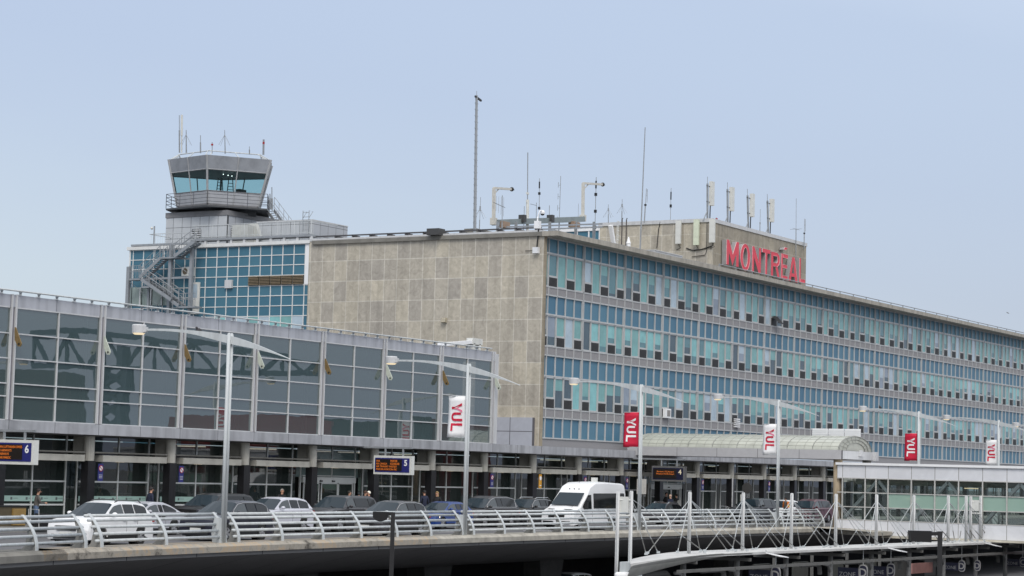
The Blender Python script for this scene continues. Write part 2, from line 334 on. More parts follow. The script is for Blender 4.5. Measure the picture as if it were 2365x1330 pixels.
rail_section(67.85, 87.3, 7, 'grey curved tube railing between the pole with no banner and the white banner pole')
rail_section(88.4, 107.6, 7, 'grey curved tube railing in front of the tall white van')
rail_section(108.7, 127.8, 7, 'grey curved tube railing seen through the first canopy cables, right of the tall white van')
rail_section(128.9, 135.2, 3, 'last short grey curved tube railing ending at the brown concrete column')
# ================================================================== STREET LAMPS
def street_lamp(x, y, rz, label, first=None):
    t = thing('street_lamp', (x, y, .0), label, 'street lamp', 'twin pole street lamps along the road edge', rz)
    for s in (-.10, .10):
        c = MB(); c.tube([(s*.9, -.02, .15), (s, 0, 8.2)], .07, 10); c.ball((s, 0, 8.2), .07, 0, 4); c.build('pole', [steel], t, world=False, smooth=True)
    c = MB()
    for z in (1.6, 3.4, 5.2, 7.0): c.box(-.1, .1, -.03, .03, z, z+.06)
    c.build('spacer', [steel], t, world=False)
    c = MB()
    for s in (-.14, .14):
        c.prism([(s-.04, -.05, .12), (s-.04, .35, .12), (s-.04, .42, .5), (s-.04, .3, 1.1), (s-.04, -.02, 1.1)], (.08, 0, 0))
    fixn(c.build('foot', [steel], t, world=False))
    # curved tapering arm: from thin head side, thickest at the pole, to a pointed tip on the other side
    c = MB(); top = []; 
    N = 22
    for k in range(N+1):
        u = k/N; yy = 3.95-u*(3.95+2.75)          # + toward the road
        zc = 8.02+.36*math.sin(0) + (0.40-.0285*(yy-3.6)**2*1.02 if True else 0)
        h = .05+.13*math.exp(-((yy)/1.35)**2)+.03*max(0, 1-abs(yy-1)/3)
        if yy < -1.6: h *= max(.18, 1-(-1.6-yy)/1.3)
        top.append((yy, zc, h))
    rows = []
    for yy, zc, h in top: rows.append([(-.05, yy, zc-h), (.05, yy, zc-h), (.05, yy, zc+h*.55), (-.05, yy, zc+h*.55), (-.05, yy, zc-h)])
    c.strip(rows); r0 = rows[0]; r1 = rows[-1]; c.poly(r0[:4]); c.poly(r1[:4])
    fixn(c.build('arm', [steel], t, world=False))
    c = MB(); zc = top[0][1]; c.tube([(0, 4.28, zc-.14), (0, 4.28, zc+.16)], [.27, .29], 14, 0); c.tube([(0, 4.28, zc+.16), (0, 4.28, zc+.2)], [.29, .26], 14, 0); c.box(-.08, .08, 3.9, 4.05, zc-.1, zc+.1, 0)
    h = c.build('lamp_head', [mat('head_grey', (.52, .53, .54), .45)], t, world=False, smooth=False)
    c = MB(); c.tube([(0, 4.28, zc-.145), (0, 4.28, zc-.2)], [.25, .18], 14, 0); c.build('lens', [warm], h, world=False)
    return t
lamps = [(46.5, ry(46.5)+.05, .2, 'street lamp at the left edge with only the pointed tail of its arm in view'),
         (66.7, ry(66.7)+.05, .10, 'tall street lamp without a banner, in front of the grey glass facade'),
         (87.45, ry(87.45)+.05, .06, 'street lamp carrying the white banner in front of the end of the grey glass building'),
         (107.75, ry(107.75)+.05, .03, 'street lamp carrying the red banner just right of the tall white van'),
         (127.95, ry(127.95)+.05, .02, 'street lamp carrying the white banner before the barrel vault canopy'),
         (146.9, 53.7, -.02, 'street lamp carrying the red banner behind the glazed footbridge'),
         (164.4, 53.6, -.03, 'street lamp carrying the farthest white banner behind the glazed footbridge'),
         (182, 53.6, -.03, 'street lamp at the right edge with only its head and arm end in view')]
for l in lamps: street_lamp(*l)
def yul(mb, org, ux, uy, s, m=1, m2=2):
    """YUL lettering, strokes drawn as bars; ux = reading direction"""
    ux, uy, org = Vector(ux), Vector(uy), Vector(org); nn = ux.cross(uy)*.006
    def P(a, b): return org+ux*a*s+uy*b*s+nn
    def pl(pts, mm=m): mb.prism([P(*p)-nn*.5 for p in pts], nn, mm)
    pl([(0, 1), (.20, 1), (.48, .42), (.48, 0), (.29, 0), (.29, .40)]); pl([(.36, .50), (.46, .44), (.74, 1), (.56, 1)], m2)
    w = .19
    def arc(cx, cy, r0, r1, a0, a1, n=8):
        o = [(cx+r1*math.cos(a0+(a1-a0)*k/n), cy+r1*math.sin(a0+(a1-a0)*k/n)) for k in range(n+1)]; i = [(cx+r0*math.cos(a0+(a1-a0)*k/n), cy+r0*math.sin(a0+(a1-a0)*k/n)) for k in range(n+1)]
        for k in range(n): pl([o[k], o[k+1], i[k+1], i[k]])
    pl([(.74, .9), (.74, .34), (.74+w, .34), (.74+w, .9)]); pl([(1.24, 1), (1.24, .34), (1.24+w, .34), (1.24+w, 1)])
    arc(1.085, .34, .155, .345, math.pi, 2*math.pi)
    pl([(1.60, 1), (1.60, 0), (1.60+w, 0), (1.60+w, 1)]); pl([(1.60+w, 0), (2.2, 0), (2.2, w*.95), (1.60+w, w*.95)])
def banner(lx, ly, rz, col, label, tilt=0.):
    t = thing('banner', (lx, ly, 4.75), label, 'banner', 'street lamp banners', rz)
    Wd, H = .93, 1.95; c = MB(); rows = []
    for j in range(9):
        z = H*j/8; bow = .07*math.sin(math.pi*j/8)
        rows.append([(bow*1.5*(k/6)+.05*math.sin(k*.9+j*.4), .12+Wd*k/6+bow*.8*(k/6), z) for k in range(7)])
    c.strip(rows); o = c.build('cloth', [red_cloth if col else white_cloth], t, world=False, smooth=True)
    mo = o.modifiers.new('thickness', 'SOLIDIFY'); mo.thickness = .01
    c = MB(); c.tube([(0, .05, H), (0, .12+Wd, H)], .018, 6); c.tube([(0, .05, 0), (0, .12+Wd, 0)], .018, 6); c.build('rod', [steel], t, world=False)
    c = MB(); yul(c, (-.10, .30, H-.32), (0, 0, -1), (0, -1, 0), .60, 0, 1)
    # reads downward, letter tops toward the pole; slide so it sits mid cloth
    c.v = [Vector((p.x, p.y+.59, p.z)) for p in c.v]
    c.v = [Vector((.07*math.sin(math.pi*p.z/H)*1.5*(p.y-.12)/Wd+.05*math.sin((p.y-.12)/Wd*5.4+p.z/H*3.2)-.035+(p.x+.10), p.y, p.z)) for p in c.v]
    fixn(c.build('lettering', [white_cloth if col else red_cloth, mat('pink_accent', lin((236, 130, 160)), .7, 0, 0) if not col else white_cloth], o, world=False))
    return t
banner(87.45, ry(87.45)+.05, .06, 0, 'white banner with red letters on the pole before the grey glass building end')
banner(107.75, ry(107.75)+.05, .03, 1, 'red banner with white letters on the pole just right of the tall white van')
banner(127.95, ry(127.95)+.05, .02, 0, 'white banner with red letters in front of the barrel vault canopy')
banner(146.9, 53.7, -.02, 1, 'red banner with white letters above the glazed footbridge')
banner(164.4, 53.6, -.03, 0, 'white banner with red letters at far right, the smallest in view')
# ================================================================== GLAZED TERMINAL BUILDING (left)
XK = [73.66+6.1*k for k in range(-4, 25)]
tb = thing('terminal_building', (95, 70.6, .15), 'long low building with a grey reflecting glass curtain wall above a recessed ground floor', 'building')
XE = 116.5; XA = 49.3
ROWS = [4.95, 6.03, 6.62, 7.77, 8.92, 10.11]
b = MB(); b.box(XA, XE, 70.58, 70.8, 10.13, 10.7); b.box(XA, XE-.1, 70.8, 88, 10.1, 10.62); b.build('parapet', [alu_panel], tb)
b = MB(); b.box(XA, 122.3, 70.35, 70.75, 4.42, 4.93); b.build('fascia', [fascia_m], tb)
b = MB(); b.box(XA, 122.3, 70.75, 84, 4.36, 4.6); b.box(XA, 122.3, 72.6, 84, 4.6, 4.9); b.build('soffit', [mat('soffit_grey', (.10, .10, .10), .8)], tb)
b = MB(); b.box(XE, XE+.55, 70.62, 72, 4.95, 10.6); b.box(XE, 124.4, 78, 78.3, 4.9, 10.4); b.build('end_wall', [alu], tb)
b = MB()
for k in range(12):
    xk = XK[k]
    if xk > XE: break
    for s in (-.14, .14): b.box(xk+s-.04, xk+s+.04, 70.51, 70.72, 4.95, 10.72)
    b.box(xk-.105, xk+.105, 70.62, 70.7, 4.95, 10.12, 1)
    if xk+3 < XE: b.box(xk+3.05-.03, xk+3.05+.03, 70.56, 70.7, 4.95, 10.12)
    for z in ROWS:
        if xk+5 < XE+1: b.box(xk+.25, xk+5.85, 70.57, 70.68, z-.028, z+.028)
b.build('mullion_grid', [mat('mullion_light', (.52, .53, .54), .45, 0, .1, 2, streak=True), mat('mullion_gap', (.22, .21, .24), .5)], tb)
b = MB(); b.box(XA, XE-.2, 72.8, 73, 4.95, 10.1, 0)
for x in XK[:12]: b.box(x-.1, x+.1, 71.6, 71.8, 4.95, 10.1, 1)
b.box(XA, XE-.2, 70.75, 72.8, 4.92, 4.96, 0)
b.build('interior', [mat('interior_wall', (.05, .055, .055), .8, 0, .3, .3), mat('interior_post', (.22, .24, .23), .6)], tb)
for k in range(11):
    for h in (0, 1):
        x0 = XK[k]+(.11 if h == 0 else 3.06); x1 = XK[k]+(3.02 if h == 0 else 5.96); b = MB()
        for r in range(5):
            t1, t2 = random.uniform(-.004, .004), random.uniform(-.004, .004)
            b.poly([(x0, 70.63+t1, ROWS[r]), (x1, 70.63-t1, ROWS[r]), (x1, 70.63-t1+t2, ROWS[r+1]), (x0, 70.63+t1+t2, ROWS[r+1])])
        if XK[k] < XE-1: b.build('window', [glassA], tb)
for i, k in enumerate(range(3, 12)):
    x = XK[k]; 
    if x > XE+.1: break
    b = MB(); b.prism([(x-.02, 70.46, 9.2), (x-.02, 70.42, 8.62), (x-.02, 70.22, 8.32), (x-.02, 70.06, 8.30), (x-.02, 69.99, 8.42), (x-.02, 70.05, 8.55), (x-.02, 70.40, 9.2)], (.05, 0, 0)); b.tube([(x-.04, 70.14, 8.42), (x+.05, 70.14, 8.42)], .05, 8, 1)
    brown = i % 2 == 1
    fixn(b.build('bracket', [brown_br if brown else green_br, black], tb, label=('brown' if brown else 'pale green')+' steel bracket fin on the glass facade'))
b = MB(); b.tube([(XA, 70.45, 10.88), (XE-.6, 70.45, 10.88)], .045, 6)
x = XA+.3
while x < XE-.8: b.prism([(x-.09, 70.5, 10.84), (x+.09, 70.5, 10.84), (x, 70.5, 10.7)], (0, .06, 0), 1); b.box(x-.02, x+.02, 70.45, 70.7, 10.69, 10.75, 0); x += 1.22
fixn(b.build('roof_rail', [steel, steel_dk], tb))
pav = at_y(1040, 795, 74)
t = thing('roof_gangway', (pav.x, 74, 10.6), 'white boom and trolley lying on the roof edge of the glass building', 'gangway')
a, c2 = at_y(1015, 796, 74), at_y(1105, 788, 74)
b = MB(); b.bar(a, c2, .3, .22); b.build('boom', [white], t)
b = MB(); b.box(c2.x-1.0, c2.x+.2, 73.8, 74.3, c2.z-.25, c2.z+.15); b.box(c2.x-.9, c2.x-.7, 73.8, 74.3, 10.6, c2.z-.2); b.box(c2.x-.2, c2.x, 73.8, 74.3, 10.6, c2.z-.2); b.build('trolley', [offwhite], t)
# ================================================================== OFFICE BUILDING
ob = thing('office_building', (124.77, 72, .15), 'office block with blue panels, three window bands and a blank sandstone end wall', 'building')
XM = lambda j: 130.37+1.2195*j
XEND = 262; XS = 124.77
WT = [17.9, 13.76, 9.62]; SILL = [15.66, 11.66, 7.5]; STRIP = [15.12, 11.08, 6.93]; SP = [13.86, 9.74, 5.58]
b = MB(); b.box(XS, 125.12, 72.0, 91.35, 4.6, 19.25); b.build('stone_wall', [stone], ob)
b = MB(); b.box(XS+.002, 125.12, 71.93, 72.0-.004, 4.95, 19.1)
b.build('stone_pier', [tiles('sandstone_pier', 'XZ', (.6, 1.452), lin((158, 148, 130)), lin((150, 142, 126)), lin((172, 164, 148)), .02, .85, .2, (124.6, 4.71), 1.3, .3)], ob)
b = MB(); b.box(XS-.05, 126, 72.2, 91.3, 19.25, 19.42); b.build('coping', [alu], ob)
# spandrels
spx = tiles('blue_spandrel', 'XZ', (1.2195, 60), lin((84, 123, 144)), lin((73, 112, 136)), lin((78, 118, 140)), .0, .35, .06, (130.37, -20), .4, 0)
spt = tiles('teal_spandrel', 'XZ', (1.2195, 60), lin((68, 118, 138)), lin((78, 122, 142)), lin((72, 116, 136)), .0, .35, .06, (130.37, -20), .4, 0)
b = MB(); b.box(125.12, XEND, 72.06, 72.3, 17.9, 18.95, 1)
for i in range(3):
    b.box(125.12, XEND, 72.06, 72.3, SP[i]-.05, STRIP[i], 0); b.box(125.12, XEND, 71.98, 72.28, STRIP[i]+.02, SILL[i]-.02, 2)
b.box(125.12, XEND, 72.0, 72.3, 4.95, SP[2]-.05, 2)
b.build('spandrel', [spx, spt, granite_gr], ob)
b = MB()
for j in range(-4, 108):
    x = XM(j)
    for (z0, z1) in ((17.9, 18.95), (SILL[0], WT[0]), (SILL[1], WT[1]), (SILL[2], WT[2]), (SP[0], STRIP[0]), (SP[1], STRIP[1]), (SP[2], STRIP[2])):
        if j % 5 == 0: b.box(x-.12, x-.045, 71.95, 72.08, z0, z1); b.box(x+.045, x+.12, 71.95, 72.08, z0, z1); b.box(x-.045, x+.045, 72.02, 72.05, z0, z1, 1)
        else: b.box(x-.04, x+.04, 71.97, 72.08, z0, z1)
    if True:
        for i in range(3): b.box(x-.03, x+.03, 71.93, 71.99, STRIP[i], SILL[i])
for z, h, pr_ in ((18.95, .05, .12), (17.92, .055, .11), (15.66, .045, .11), (15.1, .045, .10), (13.8, .055, .12), (11.66, .045, .11), (11.06, .045, .10), (9.67, .055, .12), (7.5, .045, .11), (6.9, .045, .10), (5.53, .045, .12)):
    b.box(125.12, XEND, 72.06-pr_, 72.1, z-h, z+h)
b.build('mullion_grid', [mat('facade_alu', (.44, .455, .46), .45, 0, .1, 3, streak=True), granite], ob)
# windows
def pane(n, c, r=.05): return mat(n, c, r, 0, .14, .9, ior=1.6)
PM = [mat('frame_alu', (.44, .455, .46), .45, 0, .08), pane('pane_mint', lin((116, 164, 164))), pane('pane_teal', lin((90, 130, 138))), pane('pane_white', lin((168, 186, 198))), pane('pane_dark', lin((70, 88, 98))), pane('pane_cyan', lin((128, 184, 186))), mat('vent_black', (.018, .017, .016), .5, 0, .4, 6), pane('pane_grey', lin((134, 146, 160)))]
def win_geo(b, x0, x1, z0, z1, vent, rnd):
    y = 72.03; w = .04
    zb = z0
    if vent:
        zb = z0+.68
        b.box(x0+w, x1-w, y-.06, y+.02, z0, z0+.60, 6); b.box(x0, x1, y-.07, y+.05, z0+.60, z0+.68, 0)
        for q in range(1, 4): b.box(x0+w+.02, x1-w-.3, y-.075, y-.06, z0+.14*q, z0+.14*q+.02, 6)
    b.box(x0, x0+w, y-.03, y+.06, z0, z1); b.box(x1-w, x1, y-.03, y+.06, z0, z1); b.box(x0+w, x1-w, y-.04, y+.06, z1-.05, z1); b.box(x0+w, x1-w, y-.04, y+.06, zb, zb+.05)
    v = rnd.random(); x0 += w; x1 -= w; za, zt = zb+.05, z1-.05
    if v < .34: top, low, f = 1, 2, rnd.choice((0, 0, 0, .2, .35))
    elif v < .5: top, low, f = 2, 4, rnd.choice((0, .1, .4))
    elif v < .66: top, low, f = 3, 7, rnd.choice((0, 0, .25, .5))
    elif v < .84: top, low, f = 5, 2, rnd.choice((0, 0, .3, .5))
    elif v < .9: top, low, f = 1, 4, .6
    elif v < .95: top, low, f = 7, 4, .3
    else: top, low, f = 4, 4, 0
    if z0 > 15 and v > .5: top, low = (1, 2) if v < .84 else (3, 7)
    zm = za+(zt-za)*f; t = rnd.uniform(-.004, .004)
    if f > 0: b.poly([(x0, y+.02, za), (x1, y+.02+t, za), (x1, y+.02+t, zm), (x0, y+.02, zm)], low)
    b.poly([(x0, y+.02, zm), (x1, y+.02+t, zm), (x1, y+.02+t, zt), (x0, y+.02, zt)], top)
rnd = random.Random(5); rest = MB()
for c in range(0, 112):
    for i in range(3):
        x0 = 125.12 if c == 0 else XM(c-5)+.05; x1 = XM(c-4)-.05
        if c > 0 and (c-5) % 5 == 0: x0 += .08
        if (c-4) % 5 == 0: x1 -= .08
        vent = (c % 2 == 1) if i != 1 else (c % 2 == 0)
        if c <= 32: b = MB(); win_geo(b, x0, x1, SILL[i]+.05, WT[i]-.04, vent, rnd); b.build('window', PM, ob)
        else: win_geo(rest, x0, x1, SILL[i]+.05, WT[i]-.04, vent, rnd)
rest.build('window', PM, ob, kind='stuff')
# cornice and roof
b = MB(); b.box(124.6, XEND, 70.85, 72.05, 18.98, 19.3, 0); b.box(124.6, XEND, 72.05, 91, 19.0, 19.28, 1)
b.box(124.62, XEND, 71.3, 71.55, 19.3, 19.42, 2); b.tube([(150, 71.0, 19.52), (XEND, 71.0, 19.52)], .04, 6, 2)
x = 150
while x < XEND: b.box(x-.03, x+.03, 70.97, 71.03, 19.3, 19.52, 2); x += 3.05
b.build('cornice', [cornice_m, concrete_dk, steel_dk], ob)
# rear blue panelled wing
rb = tiles('teal_panel', 'YZ', (1.0, .735), lin((66, 108, 128)), lin((74, 116, 134)), lin((70, 112, 130)), .0, .35, .07, (91.75, 19.1-.735*30), .6, 0)
b = MB(); b.box(124.9, 125.2, 91.35, 108.05, 4.6, 19.12); b.build('rear_wall', [rb], ob)
b = MB()
for i in range(18):
    y = 91.75+i*1.0
    if y <= 108.1: b.box(124.86, 124.9, y-.032, y+.032, 11, 19.12)
for z in [19.1-.735*i for i in range(8)]+[12.9, 11.4]: b.box(124.865, 124.9, 91.35, 108.1, z-.028, z+.028)
b.box(124.72, 125.4, 91.3, 108.3, 19.12, 19.36); b.box(124.85, 124.9, 108.0, 108.12, 11, 19.2)
b.build('rear_grid', [mat('grid_white', (.66, .67, .66), .5, 0, .08)], ob)
b = MB(); b.box(124.84, 124.89, 91.36, 91.71, 16.2, 19.08); b.build('white_panel', [white], ob)
b = MB(); wp = [3, 1, 5, 3, 1, 3, 7, 5]
for i in range(16):
    y = 91.8+i; b.poly([(124.885, y, 12.95), (124.885, y+.93, 12.95), (124.885, y+.93, 13.93), (124.885, y, 13.93)], wp[i % 8])
b.build('rear_window', PM, ob)
b = MB()
for i in range(5):
    y = 91.79+i
    b.box(124.80, 124.88, y+.02, y+.94, 16.20, 16.87, 1)
    for q in range(6): b.prism([(124.74, y+.02, 16.24+q*.11), (124.80, y+.02, 16.30+q*.11), (124.80, y+.02, 16.26+q*.11)], (0, .92, 0), 0)
fixn(b.build('louvre', [mat('louvre_brown', lin((120, 108, 88)), .6, 0, .2, 4), mat('louvre_dark', (.04, .032, .022), .8)], ob))
b = MB(); y = 98.2; b.box(124.7, 124.88, y-.02, y+.62, 16.05, 16.65, 0); b.build('wall_vent', [alu], ob)
b = MB()
for (y0, y1) in ((103.8, 107.9),):
    b.poly([(124.86, 103.8, 14.9), (124.86, 107.9, 14.9), (124.86, 107.9, 16.3), (124.86, 103.8, 16.3)], 0)
    for yy in (104.8, 105.85, 106.9): b.box(124.8, 124.86, yy-.04, yy+.04, 14.9, 16.3, 1)
b.build('rear_window', [pane('pane_pale', lin((150, 165, 160))), white], ob)
b = MB(); b.box(124.78, 124.86, 101.2, 102.2, 14.2, 16.55, 0); b.poly([(124.77, 101.4, 15.4), (124.77, 101.95, 15.4), (124.77, 101.95, 16.4), (124.77, 101.4, 16.4)], 1); b.build('door', [offwhite, PM[3]], ob)
# low grey panel box at the foot of the stone wall
b = MB(); b.box(124.5, 124.77, 72.35, 78, 4.9, 6.85); b.build('panel_box', [tiles('panel_box', 'YZ', (1.75, .97), lin((172, 176, 186)), lin((168, 172, 182)), lin((95, 95, 100)), .03, .5, .08, (72.35, 4.95))], ob)
# ground floor fascia (right part)
b = MB(); b.box(122.32, 135.4, 70.3, 70.75, 4.42, 4.93); b.box(135.4, XEND, 70.3, 70.75, 4.42, 4.85); b.box(122.32, XEND, 70.75, 84, 4.36, 4.6); b.build('fascia', [fascia_m], ob)
# ---------------------------------------------------------------- ground floor bays (shared builder)
def ground_bays(ks, parent):
    for k in ks:
        x = 73.66+6.1*k
        b = MB(); b.tube([(x, 71.1, 3.18), (x, 71.1, 4.4)], .27, 14); b.box(x-.02, x+.2, 71.3, 72.1, 3.2, 4.4); col = b.build('column', [concrete], parent, smooth=False)
        b = MB(); b.box(x-.26, x+.26, 70.88, 71.32, .15, 3.18); b.build('pier', [granite], parent)
        door = k in (4, 11)
        b = MB()
        b.box(x+.75, x+5.55, 70.85, 72.0, 3.15, 3.46, 0); b.box(x+.35, x+5.75, 71.0, 72.2, 3.55, 3.62, 1)
        b.build('light_shelf', [concrete, concrete_dk], parent)
        b = MB(); b.box(x+2.4, x+2.85, 71.3, 71.5, 3.145, 3.17); b.build('downlight', [warm], parent)
        # glazing frame
        b = MB(); Y = 72.1; xm = x+3.3
        for xx in (x+.3, x+5.6): b.box(xx-.035, xx+.035, Y-.05, Y+.05, .15, 4.38)
        b.box(xm-.035, xm+.035, Y-.05, Y+.05, (2.55 if door else .15), 4.38)
        b.box(x+.45, x+5.6, Y-.05, Y+.05, 3.5, 3.56)
        if not door:
            b.box(x+.45, x+5.6, Y-.055, Y+.05, 2.12, 2.2)
            b.box(x+.45, x+5.6, Y-.055, Y+.05, 1.0 if k < 3 else .72, 1.08 if k < 3 else .80)
        else: b.box(x+.45, x+5.6, Y-.12, Y+.05, 2.3, 2.62); b.box(x+.45, x+5.6, Y-.05, Y+.05, 2.66, 2.72)
        b.build('glazing_frame', [white_mull], parent)
        b = MB(); b.poly([(x-.1, Y, .15 if not door else 2.62), (x+5.95, Y, .15 if not door else 2.62), (x+5.95, Y, 4.38), (x-.1, Y, 4.38)], 0)
        b.build('window', [glassG if not door else glass('frosted', lin((120, 140, 140)), .25, .1)], parent)
        if door:
            for a, bb in ((x+.6, x+2.1), (x+2.3, x+3.9), (x+3.95, x+5.4)):
                d = MB(); d.box(a, a+.06, Y-.06, Y, .15, 2.3); d.box(bb-.06, bb, Y-.06, Y, .15, 2.3); d.box(a, bb, Y-.06, Y, 2.24, 2.3); d.box(a, bb, Y-.06, Y, .15, .3)
                dd = d.build('sliding_door', [white_mull], parent); d = MB(); d.poly([(a, Y-.03, .3), (bb, Y-.03, .3), (bb, Y-.03, 2.25), (a, Y-.03, 2.25)]); d.build('door_glass', [glassG], dd)
            d = MB(); d.box(x+2.0, x+2.25, Y-.18, Y-.12, 2.36, 2.44); d.box(x+3.2, x+3.45, Y-.18, Y-.12, 2.36, 2.44); d.build('door_sensor', [black], parent)
        if k < 3:
            d = MB(); x1 = x+5.5 if k < 2 else x+3.2
            d.poly([(x+.5, Y-.012, 1.2), (x1, Y-.012, 1.2), (x1, Y-.012, 1.46), (x+.5, Y-.012, 1.46)], 0)
            for q in range(5):
                xx = x+.9+q*1.02
                if xx < x1-.5: d.poly([(xx, Y-.02, 1.27), (xx+.13, Y-.02, 1.27), (xx+.13, Y-.02, 1.39), (xx, Y-.02, 1.39)], 1); d.poly([(xx+.2, Y-.02, 1.33), (xx+.5, Y-.02, 1.33), (xx+.5, Y-.02, 1.35), (xx+.2, Y-.02, 1.35)], 1)
            d.build('glass_band', [mat('mint_band', lin((165, 195, 185)), .4, 0, 0), mat('band_grey', lin((100, 110, 110)), .5, 0, 0)], parent)
tb_k = list(range(-3, 8)); ob_k = list(range(8, 27))
ground_bays(tb_k, tb); ground_bays(ob_k, ob)
wallin = mat('hall_wall', (.16, .15, .135), .8, 0, .4, .25)
def hall(x0, x1, parent, seed):
    r = random.Random(seed); b = MB(); b.box(x0, x1, 83.5, 84, .15, 4.3, 0)
    x = x0+1
    while x < x1-2:
        w = r.uniform(.6, 2.6); c = r.choice((1, 2, 3, 1, 4)); z = r.uniform(1.0, 3.6); y = r.uniform(75.5, 80)
        b.box(x, x+w, y, y+.4, .16, z, c); x += w+r.uniform(.8, 3.5)
    b.build('interior', [wallin, mat('hall_dark', (.02, .022, .025), .6), mat('hall_blue', (.02, .05, .10), .5), mat('hall_pale', (.36, .35, .32), .6), mat('hall_red', (.18, .05, .05), .6)], parent)
    b = MB(); x = x0+1.5
    while x < x1-2: b.box(x, x+.9, 74.5+r.uniform(0, 2), 76.62, 4.1, 4.16) if r.random() < .55 else None; x += 3.05
    b.build('ceiling_light', [mat('hall_light', (.8, .8, .7), .5, 0, 0, emit=(1, .93, .8), es=.7)], parent)
hall(55, 122.3, tb, 3); hall(122.4, 235, ob, 9)
# ---------------------------------------------------------------- penthouse on the roof
P1 = 183.3
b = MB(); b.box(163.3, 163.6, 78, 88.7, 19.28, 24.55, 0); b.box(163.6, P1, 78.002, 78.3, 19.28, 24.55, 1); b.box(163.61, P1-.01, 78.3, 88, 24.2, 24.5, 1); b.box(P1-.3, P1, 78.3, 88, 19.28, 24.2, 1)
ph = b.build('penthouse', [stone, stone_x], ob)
b = MB(); b.box(163.2, P1+.1, 77.93, 78.2, 24.55, 24.86); b.box(163.2, 163.45, 78.2, 88.8, 24.55, 24.86); b.build('coping', [alu], ph)
b = MB(); b.box(163.4, 163.7, 88.72, 93, 19.28, 24.2, 0); b.box(163.3, 163.8, 88.7, 93.2, 24.2, 24.6, 1)
for yy in (88.75, 89.8, 90.95, 92.1): b.box(163.32, 163.4, yy-.05, yy+.05, 19.3, 24.2, 1)
b.build('rear_penthouse', [mat('teal_flat', lin((66, 112, 132)), .35, 0, .06), white], ob)
# plant boxes on roof edge behind cornice
t = thing('roof_plant_box', (150, 74.6, 19.3), 'grey louvred plant box on the roof in front of the stone penthouse wall', 'plant box')
a = at_y(1512, 575, 75); c_ = at_y(1560, 600, 75)
b = MB(); b.box(a.x, c_.x+1.2, 75, 76.2, 19.3, a.z-.1, 0); b.box(a.x+.5, a.x+1.6, 74.97, 75, 19.5, a.z-.25, 1); b.box(a.x-.03, c_.x+1.24, 74.95, 76.25, a.z-.1, a.z-.04, 0); b.build('casing', [alu, dark], t)
